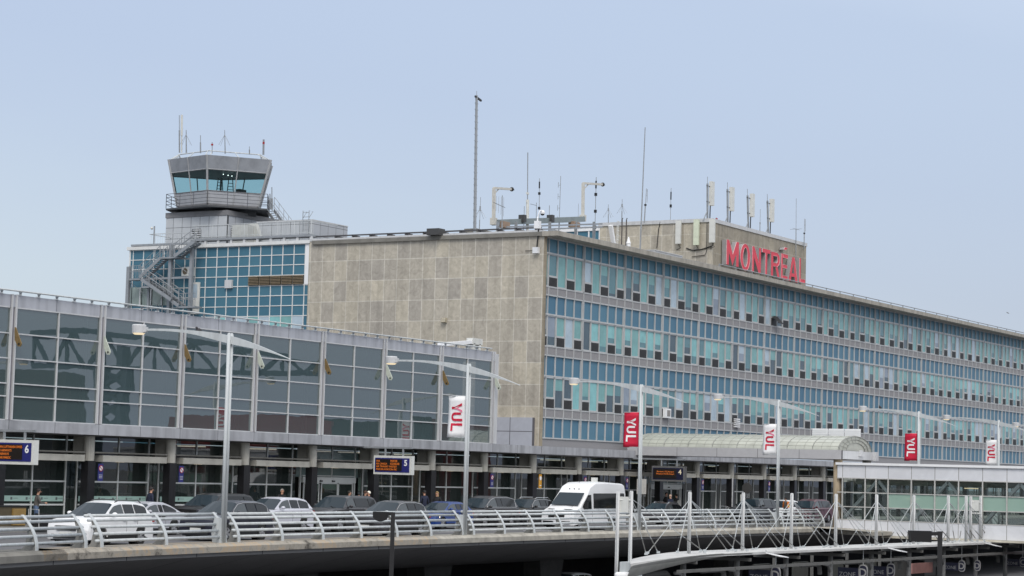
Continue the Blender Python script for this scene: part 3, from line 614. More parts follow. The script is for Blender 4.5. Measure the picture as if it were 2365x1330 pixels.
# ================================================================== MONTREAL SIGN
sg = thing('roof_sign', (164, 77.4, 21.2), 'large red capital letters spelling MONTRÉAL on the stone penthouse', 'sign')
LT = [('M', 1678.5, 1707, 552.5, 610), ('O', 1710.5, 1733, 560.5, 622), ('N', 1737.5, 1758, 568, 628), ('T', 1761, 1779.5, 573, 632), ('R', 1781.5, 1801.5, 580, 637.5), ('É', 1804.5, 1820, 572, 643.5), ('A', 1822, 1843, 591, 648), ('L', 1846.5, 1860.5, 595.5, 651)]
for ch, x0, x1, yt, yb in LT:
    YP = 77.45; A = at_y(x0, yb, YP); Bq = at_y(x1, yb+1, YP); zt = at_y(x0, yt, YP).z; zb = A.z
    wd = Bq.x-A.x
    H = zt-zb if ch != 'É' else (at_y(x0, 584.5, YP).z-zb); w = .25; g = .15
    def ring(cx, cz, rx, rz, ix, iz, a0, a1, n=20): return [[(cx+rx*math.cos(a0+(a1-a0)*q/n), cz+rz*math.sin(a0+(a1-a0)*q/n)), (cx+rx*math.cos(a0+(a1-a0)*(q+1)/n), cz+rz*math.sin(a0+(a1-a0)*(q+1)/n)), (cx+ix*math.cos(a0+(a1-a0)*(q+1)/n), cz+iz*math.sin(a0+(a1-a0)*(q+1)/n)), (cx+ix*math.cos(a0+(a1-a0)*q/n), cz+iz*math.sin(a0+(a1-a0)*q/n))] for q in range(n)]
    rect = lambda a, b_, c, d: [(a, b_), (c, b_), (c, d), (a, d)]
    PC = {'M': [rect(0, 0, .2, 1), rect(.8, 0, 1, 1), [(.2, 1), (.2, .52), (.5, 0), (.5, .45)], [(.8, 1), (.5, .45), (.5, 0), (.8, .52)]],
          'N': [rect(0, 0, .23, 1), rect(.77, 0, 1, 1), [(.23, 1), (.23, .60), (.77, 0), (.77, .42)]],
          'T': [rect(0, 1-g, 1, 1), rect(.5-w/2, 0, .5+w/2, 1-g)], 'L': [rect(0, 0, w, 1), rect(w, 0, 1, g)],
          'É': [rect(0, 0, w, 1), rect(w, 0, 1, g), rect(w, .45, .92, .45+g*.9), rect(w, 1-g, 1, 1), [(.35, 1.17), (.72, 1.17), (.95, 1.27), (.5, 1.27)]],
          'A': [[(0, 0), (.25, 0), (.5, .80), (.5, 1), (.37, 1)], [(1, 0), (.63, 1), (.5, 1), (.5, .80), (.75, 0)], [(.318, .20), (.682, .20), (.639, .335), (.361, .335)]],
          'O': ring(.5, .5, .5, .51, .24, .37, 0, 2*math.pi, 28),
          'R': [rect(0, 0, w, 1), rect(w, 1-g, .6, 1), rect(w, .43, .6, .57), [(.5, .43), (.76, .43), (1.02, 0), (.75, 0)]]+ring(.6, .715, .4, .285, .14, .145, -math.pi/2, math.pi/2, 10)}[ch]
    P3 = lambda p, y: Vector((A.x+p[0]*wd, y, zb+p[1]*H))
    b = MB()
    for pc in PC: b.prism([P3(p, YP+.05) for p in pc], (0, .42, 0), 0, True)
    for q in (.2, .6): b.box(A.x+wd*q-.04, A.x+wd*q+.04, YP+.4, 78.02, zb+.3, zb+.36, 0); b.box(A.x+wd*q-.04, A.x+wd*q+.04, YP+.4, 78.02, zb+1.6, zb+1.66, 0)
    lo = fixn(b.build('letter', [mat('letter_return', lin((150, 150, 152)), .5)], sg))
    b = MB()
    for pc in PC: b.poly([P3(p, YP+.045) for p in pc], 0)
    b.build('letter_face', [red], lo)
    b = MB()
    for pc in PC:
        if ch in 'OR' and len(pc) == 4 and len(PC) > 8: b.bar(P3(pc[0], YP+.04), P3(pc[1], YP+.04), .035, .02); b.bar(P3(pc[2], YP+.04), P3(pc[3], YP+.04), .035, .02); continue
        if ch in 'TLÉ' or pc[0][0] == 0:
            b.bar(P3(pc[0], YP+.04), P3(pc[-1], YP+.04), .035, .02)
        if ch in 'LÉ' and pc[0][0] > 0: b.bar(P3(pc[2], YP+.04), P3(pc[3], YP+.04), .035, .02); b.bar(P3(pc[0], YP+.04), P3(pc[1], YP+.04), .035, .02)
        if ch in 'MN' and pc[0][1] == 1: b.bar(P3(pc[0], YP+.04), P3(pc[3 if pc[3][1] < .9 and ch == 'N' else 1 if ch == 'M' and pc[0][0] > .5 else 3], YP+.04), .035, .02)
        if ch == 'A' and len(pc) == 5: b.bar(P3(pc[0], YP+.04), P3(pc[-1 if pc[0][0] == 0 else 1], YP+.04), .035, .02)
    b.build('letter_edge', [white_edge], lo)
# ================================================================== ENTRANCE CANOPY
cp = thing('entrance_canopy', (138.6, 63, .15), 'barrel vaulted canopy with ribbed pale roof and grey fascia reaching out over the road', 'canopy')
X0, X1, Y0, Y1 = 135.5, 142, 54.9, 71
fas2 = tiles('canopy_fascia', 'YX', (3.05, 80), lin((180, 180, 182)), lin((174, 174, 177)), lin((85, 85, 88)), .018, .5, .08, (54.9, 0))
b = MB(); b.box(X0, X0+.2, Y0, Y1, 4.63, 5.24); b.build('fascia', [fas2], cp)
b = MB(); b.box(X0+.2, X1, Y0+.01, Y0+.22, 4.66, 5.22); b.box(X1-.2, X1, Y0+.22, Y1, 4.66, 5.2); b.box(X0+3.0, X0+3.7, Y0-.15, Y0+.01, 4.9, 5.05); b.box(X0+3.15, X0+3.5, Y0-.12, Y0+.01, 5.05, 5.3); b.box(X1-.75, X1-.25, Y0-.2, Y0+.01, 4.64, 5.24); b.build('end_fascia', [alu], cp)
b = MB(); b.box(X0+.2, X1-.2, Y0+.22, Y1, 4.75, 4.85); b.build('ceiling', [mat('soffit_grey', (.1, .1, .1), .8)], cp)
xc, hw, z0, rise = 138.75, 2.95, 5.24, 1.0
def arc(t, y, k=1.): return (xc-hw*k*math.cos(t), y, z0+rise*k*math.sin(t))
b = MB(); b.strip([[arc(math.pi*q/24, y) for q in range(25)] for y in (Y0+.35, Y1-.3)]); b.build('vault', [glassR], cp, smooth=True)
b = MB(); yy = Y0+.35; i = 0
while yy < Y1-.3:
    th = .035 if i % 3 == 0 else .012; b.tube([Vector(arc(math.pi*q/16, yy, 1.004)) for q in range(17)], th, 5); yy += .62; i += 1
b.build('rib', [mat('rib_grey', lin((140, 142, 136)), .5)], cp)
b = MB()
for q in range(1, 12): b.tube([arc(math.pi*q/12, Y0+.35, 1.004), arc(math.pi*q/12, Y1-.3, 1.004)], .012, 4)
b.build('purlin', [mat('rib_grey2', lin((160, 162, 152)), .5)], cp)
b = MB(); b.poly([arc(math.pi*q/24, Y0+.33, 1.) for q in range(25)], 0)
for k in (.99, .78, .56): b.tube([arc(math.pi*q/20, Y0+.3, k) for q in range(21)], .022, 5, 1)
for q in range(1, 10): b.tube([arc(math.pi*q/10, Y0+.3, .56), arc(math.pi*q/10, Y0+.3, .99)], .014, 4, 1)
b.build('gable', [glassR, mat('rib_grey', (0, 0, 0))], cp)
b = MB(); b.tube([(136.0, 55.35, .1), (136.0, 55.35, 4.68)], .30, 16); b.build('column', [mat('rusty_concrete', lin((168, 152, 128)), .85, 0, .3, 1.6, streak=True)], cp, smooth=True)
b = MB(); b.tube([(141.2, 55.35, .1), (141.2, 55.35, 4.68)], .30, 16); b.build('column', [concrete], cp, smooth=True)
# white slatted screen behind the vault
t = thing('louvre_screen', (143, 58.5, 4.9), 'white slatted screen in three panels standing behind the vaulted canopy roof', 'screen')
b = MB(); ya, yb = at_x(1988, 1000, 143).y, at_x(1875, 1000, 143).y; zt = at_x(1930, 990, 143).z; 
for i in range(3):
    a = ya+(yb-ya)*i/3+.03; c_ = ya+(yb-ya)*(i+1)/3-.03
    p = MB()
    for q in range(5): p.prism([(143, a, zt-.05-q*.13), (143.05, a, zt-.13-q*.13), (143, a, zt-.15-q*.13)], (0, c_-a, 0))
    p.box(143.03, 143.08, a, c_, zt-.7, zt, 0); fixn(p.build('slat_panel', [white], t))
    p = MB(); p.box(143.08, 143.16, a+.3, a+.38, 4.9, zt); p.build('leg', [steel_dk], t)
# ================================================================== GLAZED FOOTBRIDGE
fb = thing('footbridge', (137.5, 45, .15), 'white panelled footbridge with glass sides and diagonal trusses inside', 'footbridge')
XB, XW = 135.55, 139.6; YA, YB = 55.2, 26.0
bp_m = tiles('bridge_panel', 'YZ', (1.6, 60), lin((212, 214, 218)), lin((206, 208, 212)), lin((120, 118, 112)), .02, .5, .10, (54.83, -10), .7)
b = MB(); b.box(XB, XB+.15, YB, YA, 3.42, 4.25, 0); b.box(XB, XB+.15, YB, YA, -.3, .64, 0); b.box(XW, XW+.15, YB, YA, 3.42, 4.25, 0); b.box(XW, XW+.15, YB, YA, -.3, .64, 0); b.build('side_panel', [bp_m], fb)
b = MB(); b.box(XB-.12, XW+.3, YB, YA+.1, 4.27, 4.43, 0); b.build('roof', [white], fb)
b = MB(); b.box(XB+.15, XW, YB, YA, .3, .6, 0); b.build('floor', [concrete_dk], fb)
b = MB(); b.box(XB-.25, XB+.2, YB, 52.0, -.45, -.31, 0); b.build('ledge', [mat('ledge_beige', lin((190, 185, 170)), .7)], fb)
b = MB()
y = 54.83
while y > YB+1:
    b.box(XB-.03, XB+.12, y-.04, y+.04, .64, 3.42); b.box(XW, XW+.1, y-.04, y+.04, .64, 3.42); y -= 1.6
b.box(XB-.03, XB+.12, 52.43, 52.51, .64, 3.42)
for z in (.66, 1.51, 2.46, 3.40): b.box(XB-.02, XB+.1, YB, YA, z-.03, z+.03)
b.build('mullion_grid', [mat('bridge_mullion', (.46, .46, .44), .5)], fb)
for yy, yb_, topn in [(54.83-2.4*i, 54.83-2.4*(i+1), i % 2) for i in range(9)]:
    z0_, z1_ = (.7, 3.3) if topn == 0 else (3.3, .7)
    b = MB(); b.bar((XB+.3, yy, z0_), (XB+.3, yb_, z1_), .2, .26, 0, (1, 0, 0)); b.build('truss_member', [white], fb)
y = 54.83; i = 0
while y > YB+2:
    for (za, zb, m_) in ((.66, 1.51, glassB), (1.51, 2.46, mint if y < 52.7 else glassB), (2.46, 3.40, glassB)):
        b = MB(); t_ = random.uniform(-.006, .006); b.poly([(XB+.04, y, za), (XB+.04+t_, y-1.6, za), (XB+.04+t_, y-1.6, zb), (XB+.04, y, zb)]); b.build('pane', [m_], fb)
    y -= 1.6
b = MB(); b.poly([(XW+.03, YB, .64), (XW+.03, YA, .64), (XW+.03, YA, 3.4), (XW+.03, YB, 3.4)]); b.build('pane', [glassB], fb)
b = MB(); b.tube([(XB+1.8, YB, 3.2), (XB+1.8, YA, 3.2)], .05, 6)
for yy in (53.5, 49.5, 45.5, 42.5, 38): b.box(XB+1.0, XB+3.6, yy-.2, yy+.1, 3.0, 3.3)
b.box(XB+3.3, XB+3.6, YB, YA, 3.0, 3.38); b.build('ceiling_beam', [mat('beam_pale', lin((170, 172, 160)), .6)], fb)
b = MB(); b.box(XB+2.2, XB+2.35, 46.3, 47.2, 2.9, 2.96); b.box(XB+2.2, XB+2.35, 42.0, 42.8, 2.9, 2.96); b.box(XB+2.2, XB+2.35, 50.3, 51.2, 2.1, 2.16); b.build('lamp', [warm], fb)
# ================================================================== CABLE STAYED WALKWAY CANOPY
YM = 45.3
cn = thing('walkway_canopy', (110, YM, -4.2), 'white canopy roof hung by cables from short pale masts over the lower walkway', 'canopy')
ZR = -.40
b = MB(); rows = []
for i in range(60):
    x = 87+i*1.25; dz = -.28*max(0, (96-x)/9)**2
    sl_ = max(0, 1-i/7)*1.9; rows.append([(x+(yy-45.3)*sl_, yy, ZR+dz-zz) for yy, zz in ((44.55, .05), (45.0, 0), (46.3, 0), (46.9, .05))])
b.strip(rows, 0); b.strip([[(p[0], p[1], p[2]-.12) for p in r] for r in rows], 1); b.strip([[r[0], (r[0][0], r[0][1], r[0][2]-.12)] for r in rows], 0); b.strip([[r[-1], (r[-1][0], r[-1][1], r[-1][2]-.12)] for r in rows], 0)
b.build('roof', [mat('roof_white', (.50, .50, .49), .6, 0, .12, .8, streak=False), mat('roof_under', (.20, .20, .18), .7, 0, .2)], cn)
def skirt(y0, zt0, drop, x_end, pw, th, y1=None):
    b = MB(); rows = []
    for i in range(21):
        x = 85.6+(x_end-85.6)*i/20; u = 1-i/20; dz = -.28*max(0, (96-x)/9)**2
        zt = ZR-.12+dz+zt0; rows.append([(x, y0, zt), (x, y0+.25*u, zt-drop*u**pw-.03), (x, y0+.29*u+th, zt-drop*u**pw-.03)])
    b.strip(rows); return b
skirt(44.52, .05, .56, 98.5, 1.3, .05).build('end_skirt', [mat('skirt_grey', lin((172, 172, 165)), .6, 0, .1)], cn, smooth=True)
skirt(44.44, .09, .27, 95, 1.1, .03).build('end_skirt', [mat('skirt_light', lin((182, 182, 176)), .6, 0, .1)], cn, smooth=True)
b = MB(); b.box(86.35, 87.1, 44.75, 45.5, -2.0, ZR-.3, 0); b.build('end_plate', [steel], cn)
b = MB(); b.tube([(86.2, 45.5, -1.3), (86.5, 44.9, -1.3)], [.16, .18], 10); b.ball((86.2, 45.5, -1.3), .16, 0, 6); b.build('floodlight', [white], cn)
for i in range(0, 12):
    x = 92.4+i*6.1
    b = MB(); b.bar((x, 44.6, ZR-.42), (x, 47.2, ZR-.42), .12, .16); b.bar((x-3, 44.1, ZR-.75), (x+3, 44.1, ZR-.75), .14, .14); b.tube([(x-2.7, 46.0, ZR-.95), (x-.5, 46.0, ZR-.95), (x-.15, 46.0, ZR-1.1), (x-.05, 46, ZR-1.5)], .13, 8); b.build('brace', [mat('canopy_grey', (.11, .11, .105), .6)], cn)
mastm = mat('mast_grey', (.50, .51, .51), .45, 0, .15, 2, streak=True)
MX = [86.95]+[92.95+6.05*k for k in range(0, 7)]+[132.6, 135.4]
for i, x in enumerate(MX):
    b = MB()
    for s in (-.07, .07): b.tube([(x+s*.6, YM+s*.8, -4.2 if i == 0 else ZR-.2), (x+s*.6, YM+s*.8, 2.42)], .058, 8); b.ball((x+s*.6, YM+s*.8, 2.42), .058, 0, 4)
    m_ = b.build('mast', [mastm], cn, smooth=True)
    if i in (0, 9):
        b = MB()
        for s in (-.07, .07): b.tube([(x-.1+s*.6, YM+.62+s*.8, -4.2 if i == 0 else ZR-.2), (x-.1+s*.6, YM+.62+s*.8, 2.42)], .058, 8)
        b.build('mast', [mastm], cn, smooth=True)
        b = MB(); b.box(x-.1, x-.02, YM+.1, YM+.55, 1.5, 2.2); b.tube([(x, YM, 2.05), (x-.1, YM+.6, 2.05)], .05, 6); b.tube([(x, YM, 1.35), (x-.1, YM+.6, 1.35)], .05, 6); b.build('portal_plate', [offwhite], cn)
    att = [(-3.7, .3), (-1.0, .1), (1.25, 0), (3.7, -.3), (4.4, -.4), (5.75, -.4)] if 0 < i < 9 else ([(1.0, -.3), (3.4, 0.3), (6.9, -.4)] if i == 0 else [(2.5, -.5), (4.6, -.5), (6.5, -.5), (9, -.5)])
    for q, (dx, dy) in enumerate(att):
        p = Vector((x, YM, 2.12)); e = Vector((x+dx, YM+dy, ZR+.02)); b = MB(); b.tube([p, e], .016 if q != 1 else .022, 5)
        s = p.lerp(e, .72); s2 = p.lerp(e, .93); b.tube([s, p.lerp(e, .76), p.lerp(e, .9), s2], [.016, .028, .028, .016], 6, 1)
        b.box(e.x-.12, e.x+.12, e.y-.03, e.y+.03, ZR, ZR+.1, 0)
        b.build('cable', [steel, mat('turnbuckle', (.2, .2, .19), .5, .4)], cn)
for i in range(12):
    x = 93+i*6.05
    b = MB(); b.tube([(x, YM+.3, -4.2), (x, YM+.3, ZR-.3)], .14, 10); b.tube([(x-.9, YM+.3, ZR-.95), (x-.3, YM+.3, ZR-1.0), (x-.05, YM+.3, ZR-1.4)], .08, 8); b.build('column', [mat('canopy_post', (.20, .20, .195), .5)], cn, smooth=True)
for px, py in ((1795, 1284), (2073, 1272), (2295, 1260)):
    p = at_y(px, py, 44.2); t = thing('canopy_floodlight', (p.x, 44.2, p.z), 'flat white floodlight panel under the canopy edge, '+{1795: 'nearest to the canopy end', 2073: 'left of the black lamp post', 2295: 'farthest, right of the black lamp post'}[px], 'floodlight', 'flat floodlights under the canopy edge')
    b = MB(); b.prism([(p.x-.75, 44.5, p.z+.14), (p.x+.35, 44.5, p.z+.02), (p.x+.75, 43.9, p.z-.1), (p.x-.35, 43.9, p.z-.02)], (0, 0, .05)); fixn(b.build('panel', [white], t)); b = MB(); b.bar((p.x, 44.4, p.z), (p.x-.3, 44.7, p.z+.25), .04, .04); b.build('arm', [steel_dk], t)
def zone_sign(px, py, ch, Y, label, box=True, s=1.):
    p = at_y(px, py, Y); t = thing('zone_sign', (p.x, Y, p.z-.5), label, 'sign', 'hanging zone signs under the walkway canopy')
    b = MB(); n = 20; hw, hh = .26*s, .42*s
    def ring(k, x): return [(x, p.y-hw*k*math.copysign(abs(math.cos(a))**.7, math.cos(a)), p.z+hh*k*math.copysign(abs(math.sin(a))**.7, math.sin(a))) for a in [2*math.pi*q/n for q in range(n)]]
    b.prism(ring(1, p.x), (.06, 0, 0), 0); b.prism(ring(.84, p.x-.012), (.01, 0, 0), 1); put_text(b, ch, .62*s, (p.x-.02, p.y, p.z-.22*s), (0, -1, 0), (0, 0, 1), 0, 1, .01, .01, center=True)
    fixn(b.build('disc', [mat('zone_grey', lin((165, 165, 165)), .5, 0, 0), mat('zone_navy', lin((38, 40, 62)), .5, 0, 0)], t))
    b = MB(); b.tube([(p.x+.02, p.y, p.z+hh), (p.x+.02, p.y, ZR-.15)], .02, 5); b.build('hanger', [steel], t)
    if box:
        b = MB(); b.box(p.x, p.x+.05, p.y+hw+.02, p.y+hw+1.15*s, p.z-.36*s, p.z+.22*s, 0); put_text(b, 'ZONE', .34*s, (p.x-.01, p.y+hw+.62*s, p.z-.25*s), (0, -1, 0), (0, 0, 1), 1, 1, .01, 0, center=True)
        fixn(b.build('panel', [mat('zone_navy', (0, 0, 0)), mat('zone_grey', (0, 0, 0))], t))
zone_sign(1993, 1322, 'D', 44.9, 'largest fully visible hanging D zone sign, under the canopy left of the black lamp', True, 1.05)
zone_sign(2057, 1317, 'D', 44.9, 'second hanging D zone sign under the canopy, just left of the black lamp post head', True, .95)
zone_sign(1791, 1328, 'D', 44.9, 'hanging D zone sign at the left, only its top in view under the canopy', True, 1.05)
zone_sign(2221, 1307, 'D', 45.2, 'hanging D zone sign just right of the black lamp post', True, .85)
zone_sign(2257, 1306, 'D', 45.2, 'hanging D zone sign right beside another D sign without ZONE panel', False, .8)
zone_sign(2362, 1298, 'C', 45.2, 'hanging C zone sign at the right edge under the canopy', True, .8)
b = MB(); a = at_y(2130, 1300, 49); b.box(a.x-1.8, a.x+2.0, 49, 49.1, -2.6, a.z, 0)
b.build('hoarding', [mat('hoarding_pink', lin((150, 112, 108)), .7, 0, .25, 1)], label='dull pink hoarding panel in the shade under the canopy', cat='hoarding')
for i in range(6):
    x = 112+i*5.5; b = MB(); od = ('first', 'second', 'third', 'fourth', 'fifth', 'sixth')[i]; b.box(x, x+2.2, 50.5, 50.6, -3.0, -1.6, 0); b.box(x+2.6, x+2.75, 50.4, 50.55, -4.2, -1.2, 1)
    b.build('shelter_frame', [mat('shelter_glass', (.05, .055, .05), .3), mat('canopy_grey', (0, 0, 0))], label=od+' dim shelter screen from the left in the shade behind the zone signs', cat='shelter', group='shelter screens in the shade under the canopy')
# black parking lot lamps in front
def black_lamp(px, py_top, py_bot, Z, kind, label, hl, hr, ht, hb):
    top = at_d(px, py_top, Z); t = thing('lamp_post', (top.x, top.y, -4.2), label, 'lamp post')
    dl = (rt0)
    w = 9.5*Z/FPX; 
    b = MB(); b.bar((top.x, top.y, -4.2), top, w, w, 0, tuple(rt0)); b.build('pole', [black], t)
    def q(px_, py_): return at_d(px_, py_, Z)
    b = MB()
    cxm = (hl+hr)/2
    if kind == 'round':
        prof_ = [(hl, ht), (hr, ht+1), (hr, hb-10), (hr-6, hb-3), (hr-15, hb), (hl+15, hb), (hl+6, hb-3), (hl, hb-10)]
    else: prof_ = [(hl, ht), (hr, ht+1), (hr-1, hb), (hl+1, hb-2)]
    dv = Vector((math.cos(PSI), math.sin(PSI), 0))*.42
    b.prism([q(*p)-dv*.5 for p in prof_], dv); h = fixn(b.build('lamp_head', [black], t))
    b = MB(); b.bar(q(hr, (ht+hb)/2-6), q(px, (ht+hb)/2-6), .1, .1); b.build('arm', [black], t)
    return t
black_lamp(908, 1183, 1330, 62, 'round', 'black lamp post with round bottomed head in front of the road railing', 862, 897, 1181, 1204)
black_lamp(2171, 1227, 1330, 60, 'box', 'black lamp post with flat box head in front of the canopy at right', 2100, 2149, 1225, 1252)
# ================================================================== CONTROL TOWER
ct = thing('control_tower', (131, 104, 19.3), 'control tower cab with outward leaning teal windows on a grey panelled base on the roof', 'control tower')
CZ = at_x(525, 497, 127.5); YC = CZ.y
gp_l = tiles('tower_panel_l', 'YZ', (.86, .85), lin((186, 190, 194)), lin((180, 184, 188)), lin((80, 82, 85)), .02, .5, .06, (YC, 21.05))
gp_r = tiles('tower_panel_r', 'XZ', (1.0, .85), lin((176, 180, 186)), lin((170, 174, 180)), lin((80, 82, 85)), .02, .5, .06, (127.5, 21.05))
b = MB(); b.box(127.5, 127.7, YC, 106.9, 19.3, 21.82, 0); b.box(127.702, 136, YC+.004, YC+.2, 19.3, 21.82, 1); b.box(127.45, 136, YC-.05, 106.95, 21.83, 22.22, 2); b.box(127.7, 136, YC+.2, 106.9, 21.4, 21.8, 2)
b.build('base', [gp_l, gp_r, mat('tower_fascia', lin((118, 118, 120)), .5)], ct)
b = MB()
for (y0, y1, x) in ((YC+2.45, YC+3.3, 127.5),):
    b.box(x-.03, x-.002, y0, y1, 19.35, 20.9, 0)
    for q in range(9): b.box(x-.06, x-.03, y0, y1, 19.4+q*.17, 19.48+q*.17, 1)
b.build('louvre', [mat('vent_black', (0, 0, 0)), alu], ct); b = MB()
b.box(128.0, 128.9, YC-.04, YC-.006, 19.35, 20.9, 0)
for q in range(9): b.box(128.0, 128.9, YC-.07, YC-.04, 19.4+q*.17, 19.48+q*.17, 1)
b.build('louvre', [mat('vent_black', (0, 0, 0)), alu], ct)
b2_ = at_x(722, 506.5, 128.5).y
b = MB(); b.box(128.5, 128.7, b2_, 99, 19.3, 21.3, 0); b.box(128.702, 133.0, b2_+.004, b2_+.2, 19.3, 21.3, 1); b.box(128.7, 133, b2_+.2, 99, 21.1, 21.28, 1); b.box(128.45, 133.02, b2_-.03, 99, 21.3, 21.37, 2)
b.build('annex', [gp_l, gp_r, alu], ct)
# hexagonal cab: corners placed from the three visible ones at one depth model
Zd = (at_x(500, 450, 129.5)-Vector((0, 0, EYE))).dot(fw)
c0 = at_d(478, 357, Zd); hz = c0.z
def dirv(deg): a = PSI-R(deg); return Vector((math.cos(a), math.sin(a), 0))     # deg measured to the right of the view axis
dB = dirv(68); dA = dirv(-47); dC = dirv(-5)
LB = (624-478)/FPX*Zd/abs(math.sin(R(68)))*.97; LA = 4.7
pB = c0+dB*LB; pA = c0+dA*LA; pC = pB+dC*3.4; pD = pA+dC*LB; pE = pC+dA*LA*1.0
pD = pA+dC*2.2; hexT = [Vector((p.x, p.y, 0)) for p in (c0, pB, pC, (pC+pD)/2+dC*1.3, pD, pA)]
cen = sum(hexT, Vector())/6
hexT = [cen+(v-cen) for v in hexT]
def ringz(k, z): return [Vector((cen.x+(v.x-cen.x)*k, cen.y+(v.y-cen.y)*k, z)) for v in hexT]
pxz = lambda py, px=483: at_d(px, py, Zd).z
z_top, z_w1, z_w0, z_sk, z_bt = pxz(357), pxz(389), pxz(438), pxz(467), pxz(480)
ks = lambda z: 1-.235*(z_top-z)/(z_top-z_bt)
def wall(name, z1, z0, m_, inner=.06, cap=False, kk=1.):
    b = MB(); A = ringz(ks(z1)*kk, z1); Bb = ringz(ks(z0)*kk, z0)
    for i in range(6): b.poly([Bb[i], Bb[(i+1) % 6], A[(i+1) % 6], A[i]])
    if cap: b.poly(A); b.poly(Bb)
    return fixn(b.build(name, [m_] if not isinstance(m_, list) else m_, ct))
cabm = mat('cab_grey', lin((138, 142, 148)), .45, 0, .16, 1.4)
wall('cab_band', z_top, z_w1, cabm, cap=True); wall('cab_skirt', z_w0, z_sk, mat('cab_skirt_grey', lin((168, 171, 176)), .5, 0, .1, 1.5), cap=True); wall('cab_base', z_sk, z_bt, mat('tower_fascia', (0, 0, 0)), cap=True, kk=1.01)
A, Bb = ringz(ks(z_w1)*.99, z_w1), ringz(ks(z_w0)*.99, z_w0)
for i in range(6):
    j = (i+1) % 6
    for h in (0, 1):
        a0, a1 = A[i].lerp(A[j], h/2), A[i].lerp(A[j], (h+1)/2); b0, b1 = Bb[i].lerp(Bb[j], h/2), Bb[i].lerp(Bb[j], (h+1)/2)
        b = MB(); b.poly([b0, b1, a1, a0]); b.build('window', [glassC], ct)
b = MB(); A, Bb = ringz(1.003, z_top), ringz(ks(z_sk)*1.003, z_sk)
for i in range(6):
    b.tube([Bb[i], A[i]], .09, 6); j = (i+1) % 6; b.tube([Bb[i].lerp(Bb[j], .5), A[i].lerp(A[j], .5)], .05, 6)
for k, z in ((ks(z_w1), z_w1), (ks(z_w0), z_w0)):
    r = ringz(k, z)
    for i in range(6): b.tube([r[i], r[(i+1) % 6]], .045, 4)
b.build('cab_post', [mat('cab_post_grey', (.34, .35, .36), .5, 0, .1)], ct)
b = MB(); r = ringz(ks(z_w1)*.96, z_w1+.12); b.poly(r); r2 = ringz(ks(z_w0)*.95, z_w0+.02); b.poly(r2); b.build('cab_ceiling', [mat('cab_inside', (.05, .08, .08), .7)], ct)
b = MB()   # desks and ladders inside the cab
for s in (0, 1):
    o = cen.lerp(hexT[0].lerp(hexT[1], .25+.3*s), .55); zb = z_w0+.05
    for q in (-.25, .25): b.bar((o.x+dB.x*q, o.y+dB.y*q, zb), (o.x+dB.x*q*.6, o.y+dB.y*q*.6, zb+1.1), .05, .05)
    for w in (.25, .5, .75): b.bar((o.x-dB.x*.22, o.y-dB.y*.22, zb+w), (o.x+dB.x*.22, o.y+dB.y*.22, zb+w), .04, .04)
o = cen.lerp(hexT[0].lerp(hexT[1], .8), .6); b.box(o.x-.4, o.x+.4, o.y-.2, o.y+.2, z_w0, z_w0+.35)
b.build('cab_furniture', [mat('cab_dark', (.02, .03, .03), .6)], ct)
b = MB()
for u in (.35, .5, .62): o = cen.lerp(hexT[0].lerp(hexT[1], u), .5); b.ball((o.x, o.y, z_w1-.12-.3*(u-.3)), .038, 0, 4)
b.build('cab_lamp', [mat('lamp_white', (.9, .9, .9), .5, 0, 0, emit=(1, 1, .95), es=3)], ct)
# roof rail on the cab
b = MB(); lo, hi = ringz(.97, z_top), ringz(.80, z_top+.42)
for i in range(6):
    j = (i+1) % 6; b.tube([hi[i], hi[j]], .05, 6)
    for u in (.05, .5, .95): b.tube([lo[i].lerp(lo[j], u), hi[i].lerp(hi[j], u)], .04, 5)
b.build('roof_rail', [steel], ct)
# gallery round the cab
pz = pxz(486); gal = [at_d(383, 487, Zd-.5), at_d(478, 478, Zd-3.6), at_d(617, 489, Zd-2.2), at_d(622, 486, Zd+3), at_d(430, 480, Zd+5)]
gal = [Vector((p.x, p.y, pz)) for p in gal]
b = MB(); b.prism(gal, (0, 0, -.12)); b.prism([cen.lerp(Vector((p.x, p.y, 0)), .78)+Vector((0, 0, pz-.13)) for p in gal], (0, 0, -.3)); fixn(b.build('gallery', [mat('gallery_dark', (.05, .055, .06), .6)], ct))
b = MB()
for i in range(5):
    a, c_ = gal[i], gal[(i+1) % 5]; n = max(1, int((c_-a).length/1.3))
    for k in range(n+1): p = a.lerp(c_, k/n); b.tube([p, p+Vector((0, 0, 1.1))], .025, 5)
    for h in (.3, .57, .84, 1.1): b.tube([a+Vector((0, 0, h)), c_+Vector((0, 0, h))], .022, 5)
b.build('guard_rail', [mat('rail_dark', (.10, .105, .12), .6)], ct)
# stair from gallery down right
st0, st1 = at_d(617, 487, Zd-1.0), at_d(660, 545, Zd-4.5)
def stair(b, p, q, w, side, steps, rail=1.0, m=0):
    p, q = Vector(p), Vector(q); sv = Vector(side)*w
    for o in (Vector((0, 0, 0)), sv):
        b.bar(p+o, q+o, .05, .24, m)
        if rail:
            for h in (rail, rail*.55): b.tube([p+o+Vector((0, 0, h)), q+o+Vector((0, 0, h))], .025, 5, m)
            for k in range(5): c_ = (p+o).lerp(q+o, k/4); b.tube([c_, c_+Vector((0, 0, rail))], .022, 5, m)
    for k in range(steps):
        c_ = p.lerp(q, (k+.5)/steps); d = (q-p); d.z = 0; d.normalize(); b.prism([c_-d*.12, c_+d*.12, c_+d*.12+sv, c_-d*.12+sv], (0, 0, .035), m)
b = MB(); stair(b, st0, st1, .8, (-dA).to_tuple(), 12); fixn(b.build('stair', [steel_dk], ct))
b = MB(); l0 = at_x(698, 541, 128.3); l1 = at_x(698, 487, 128.3)
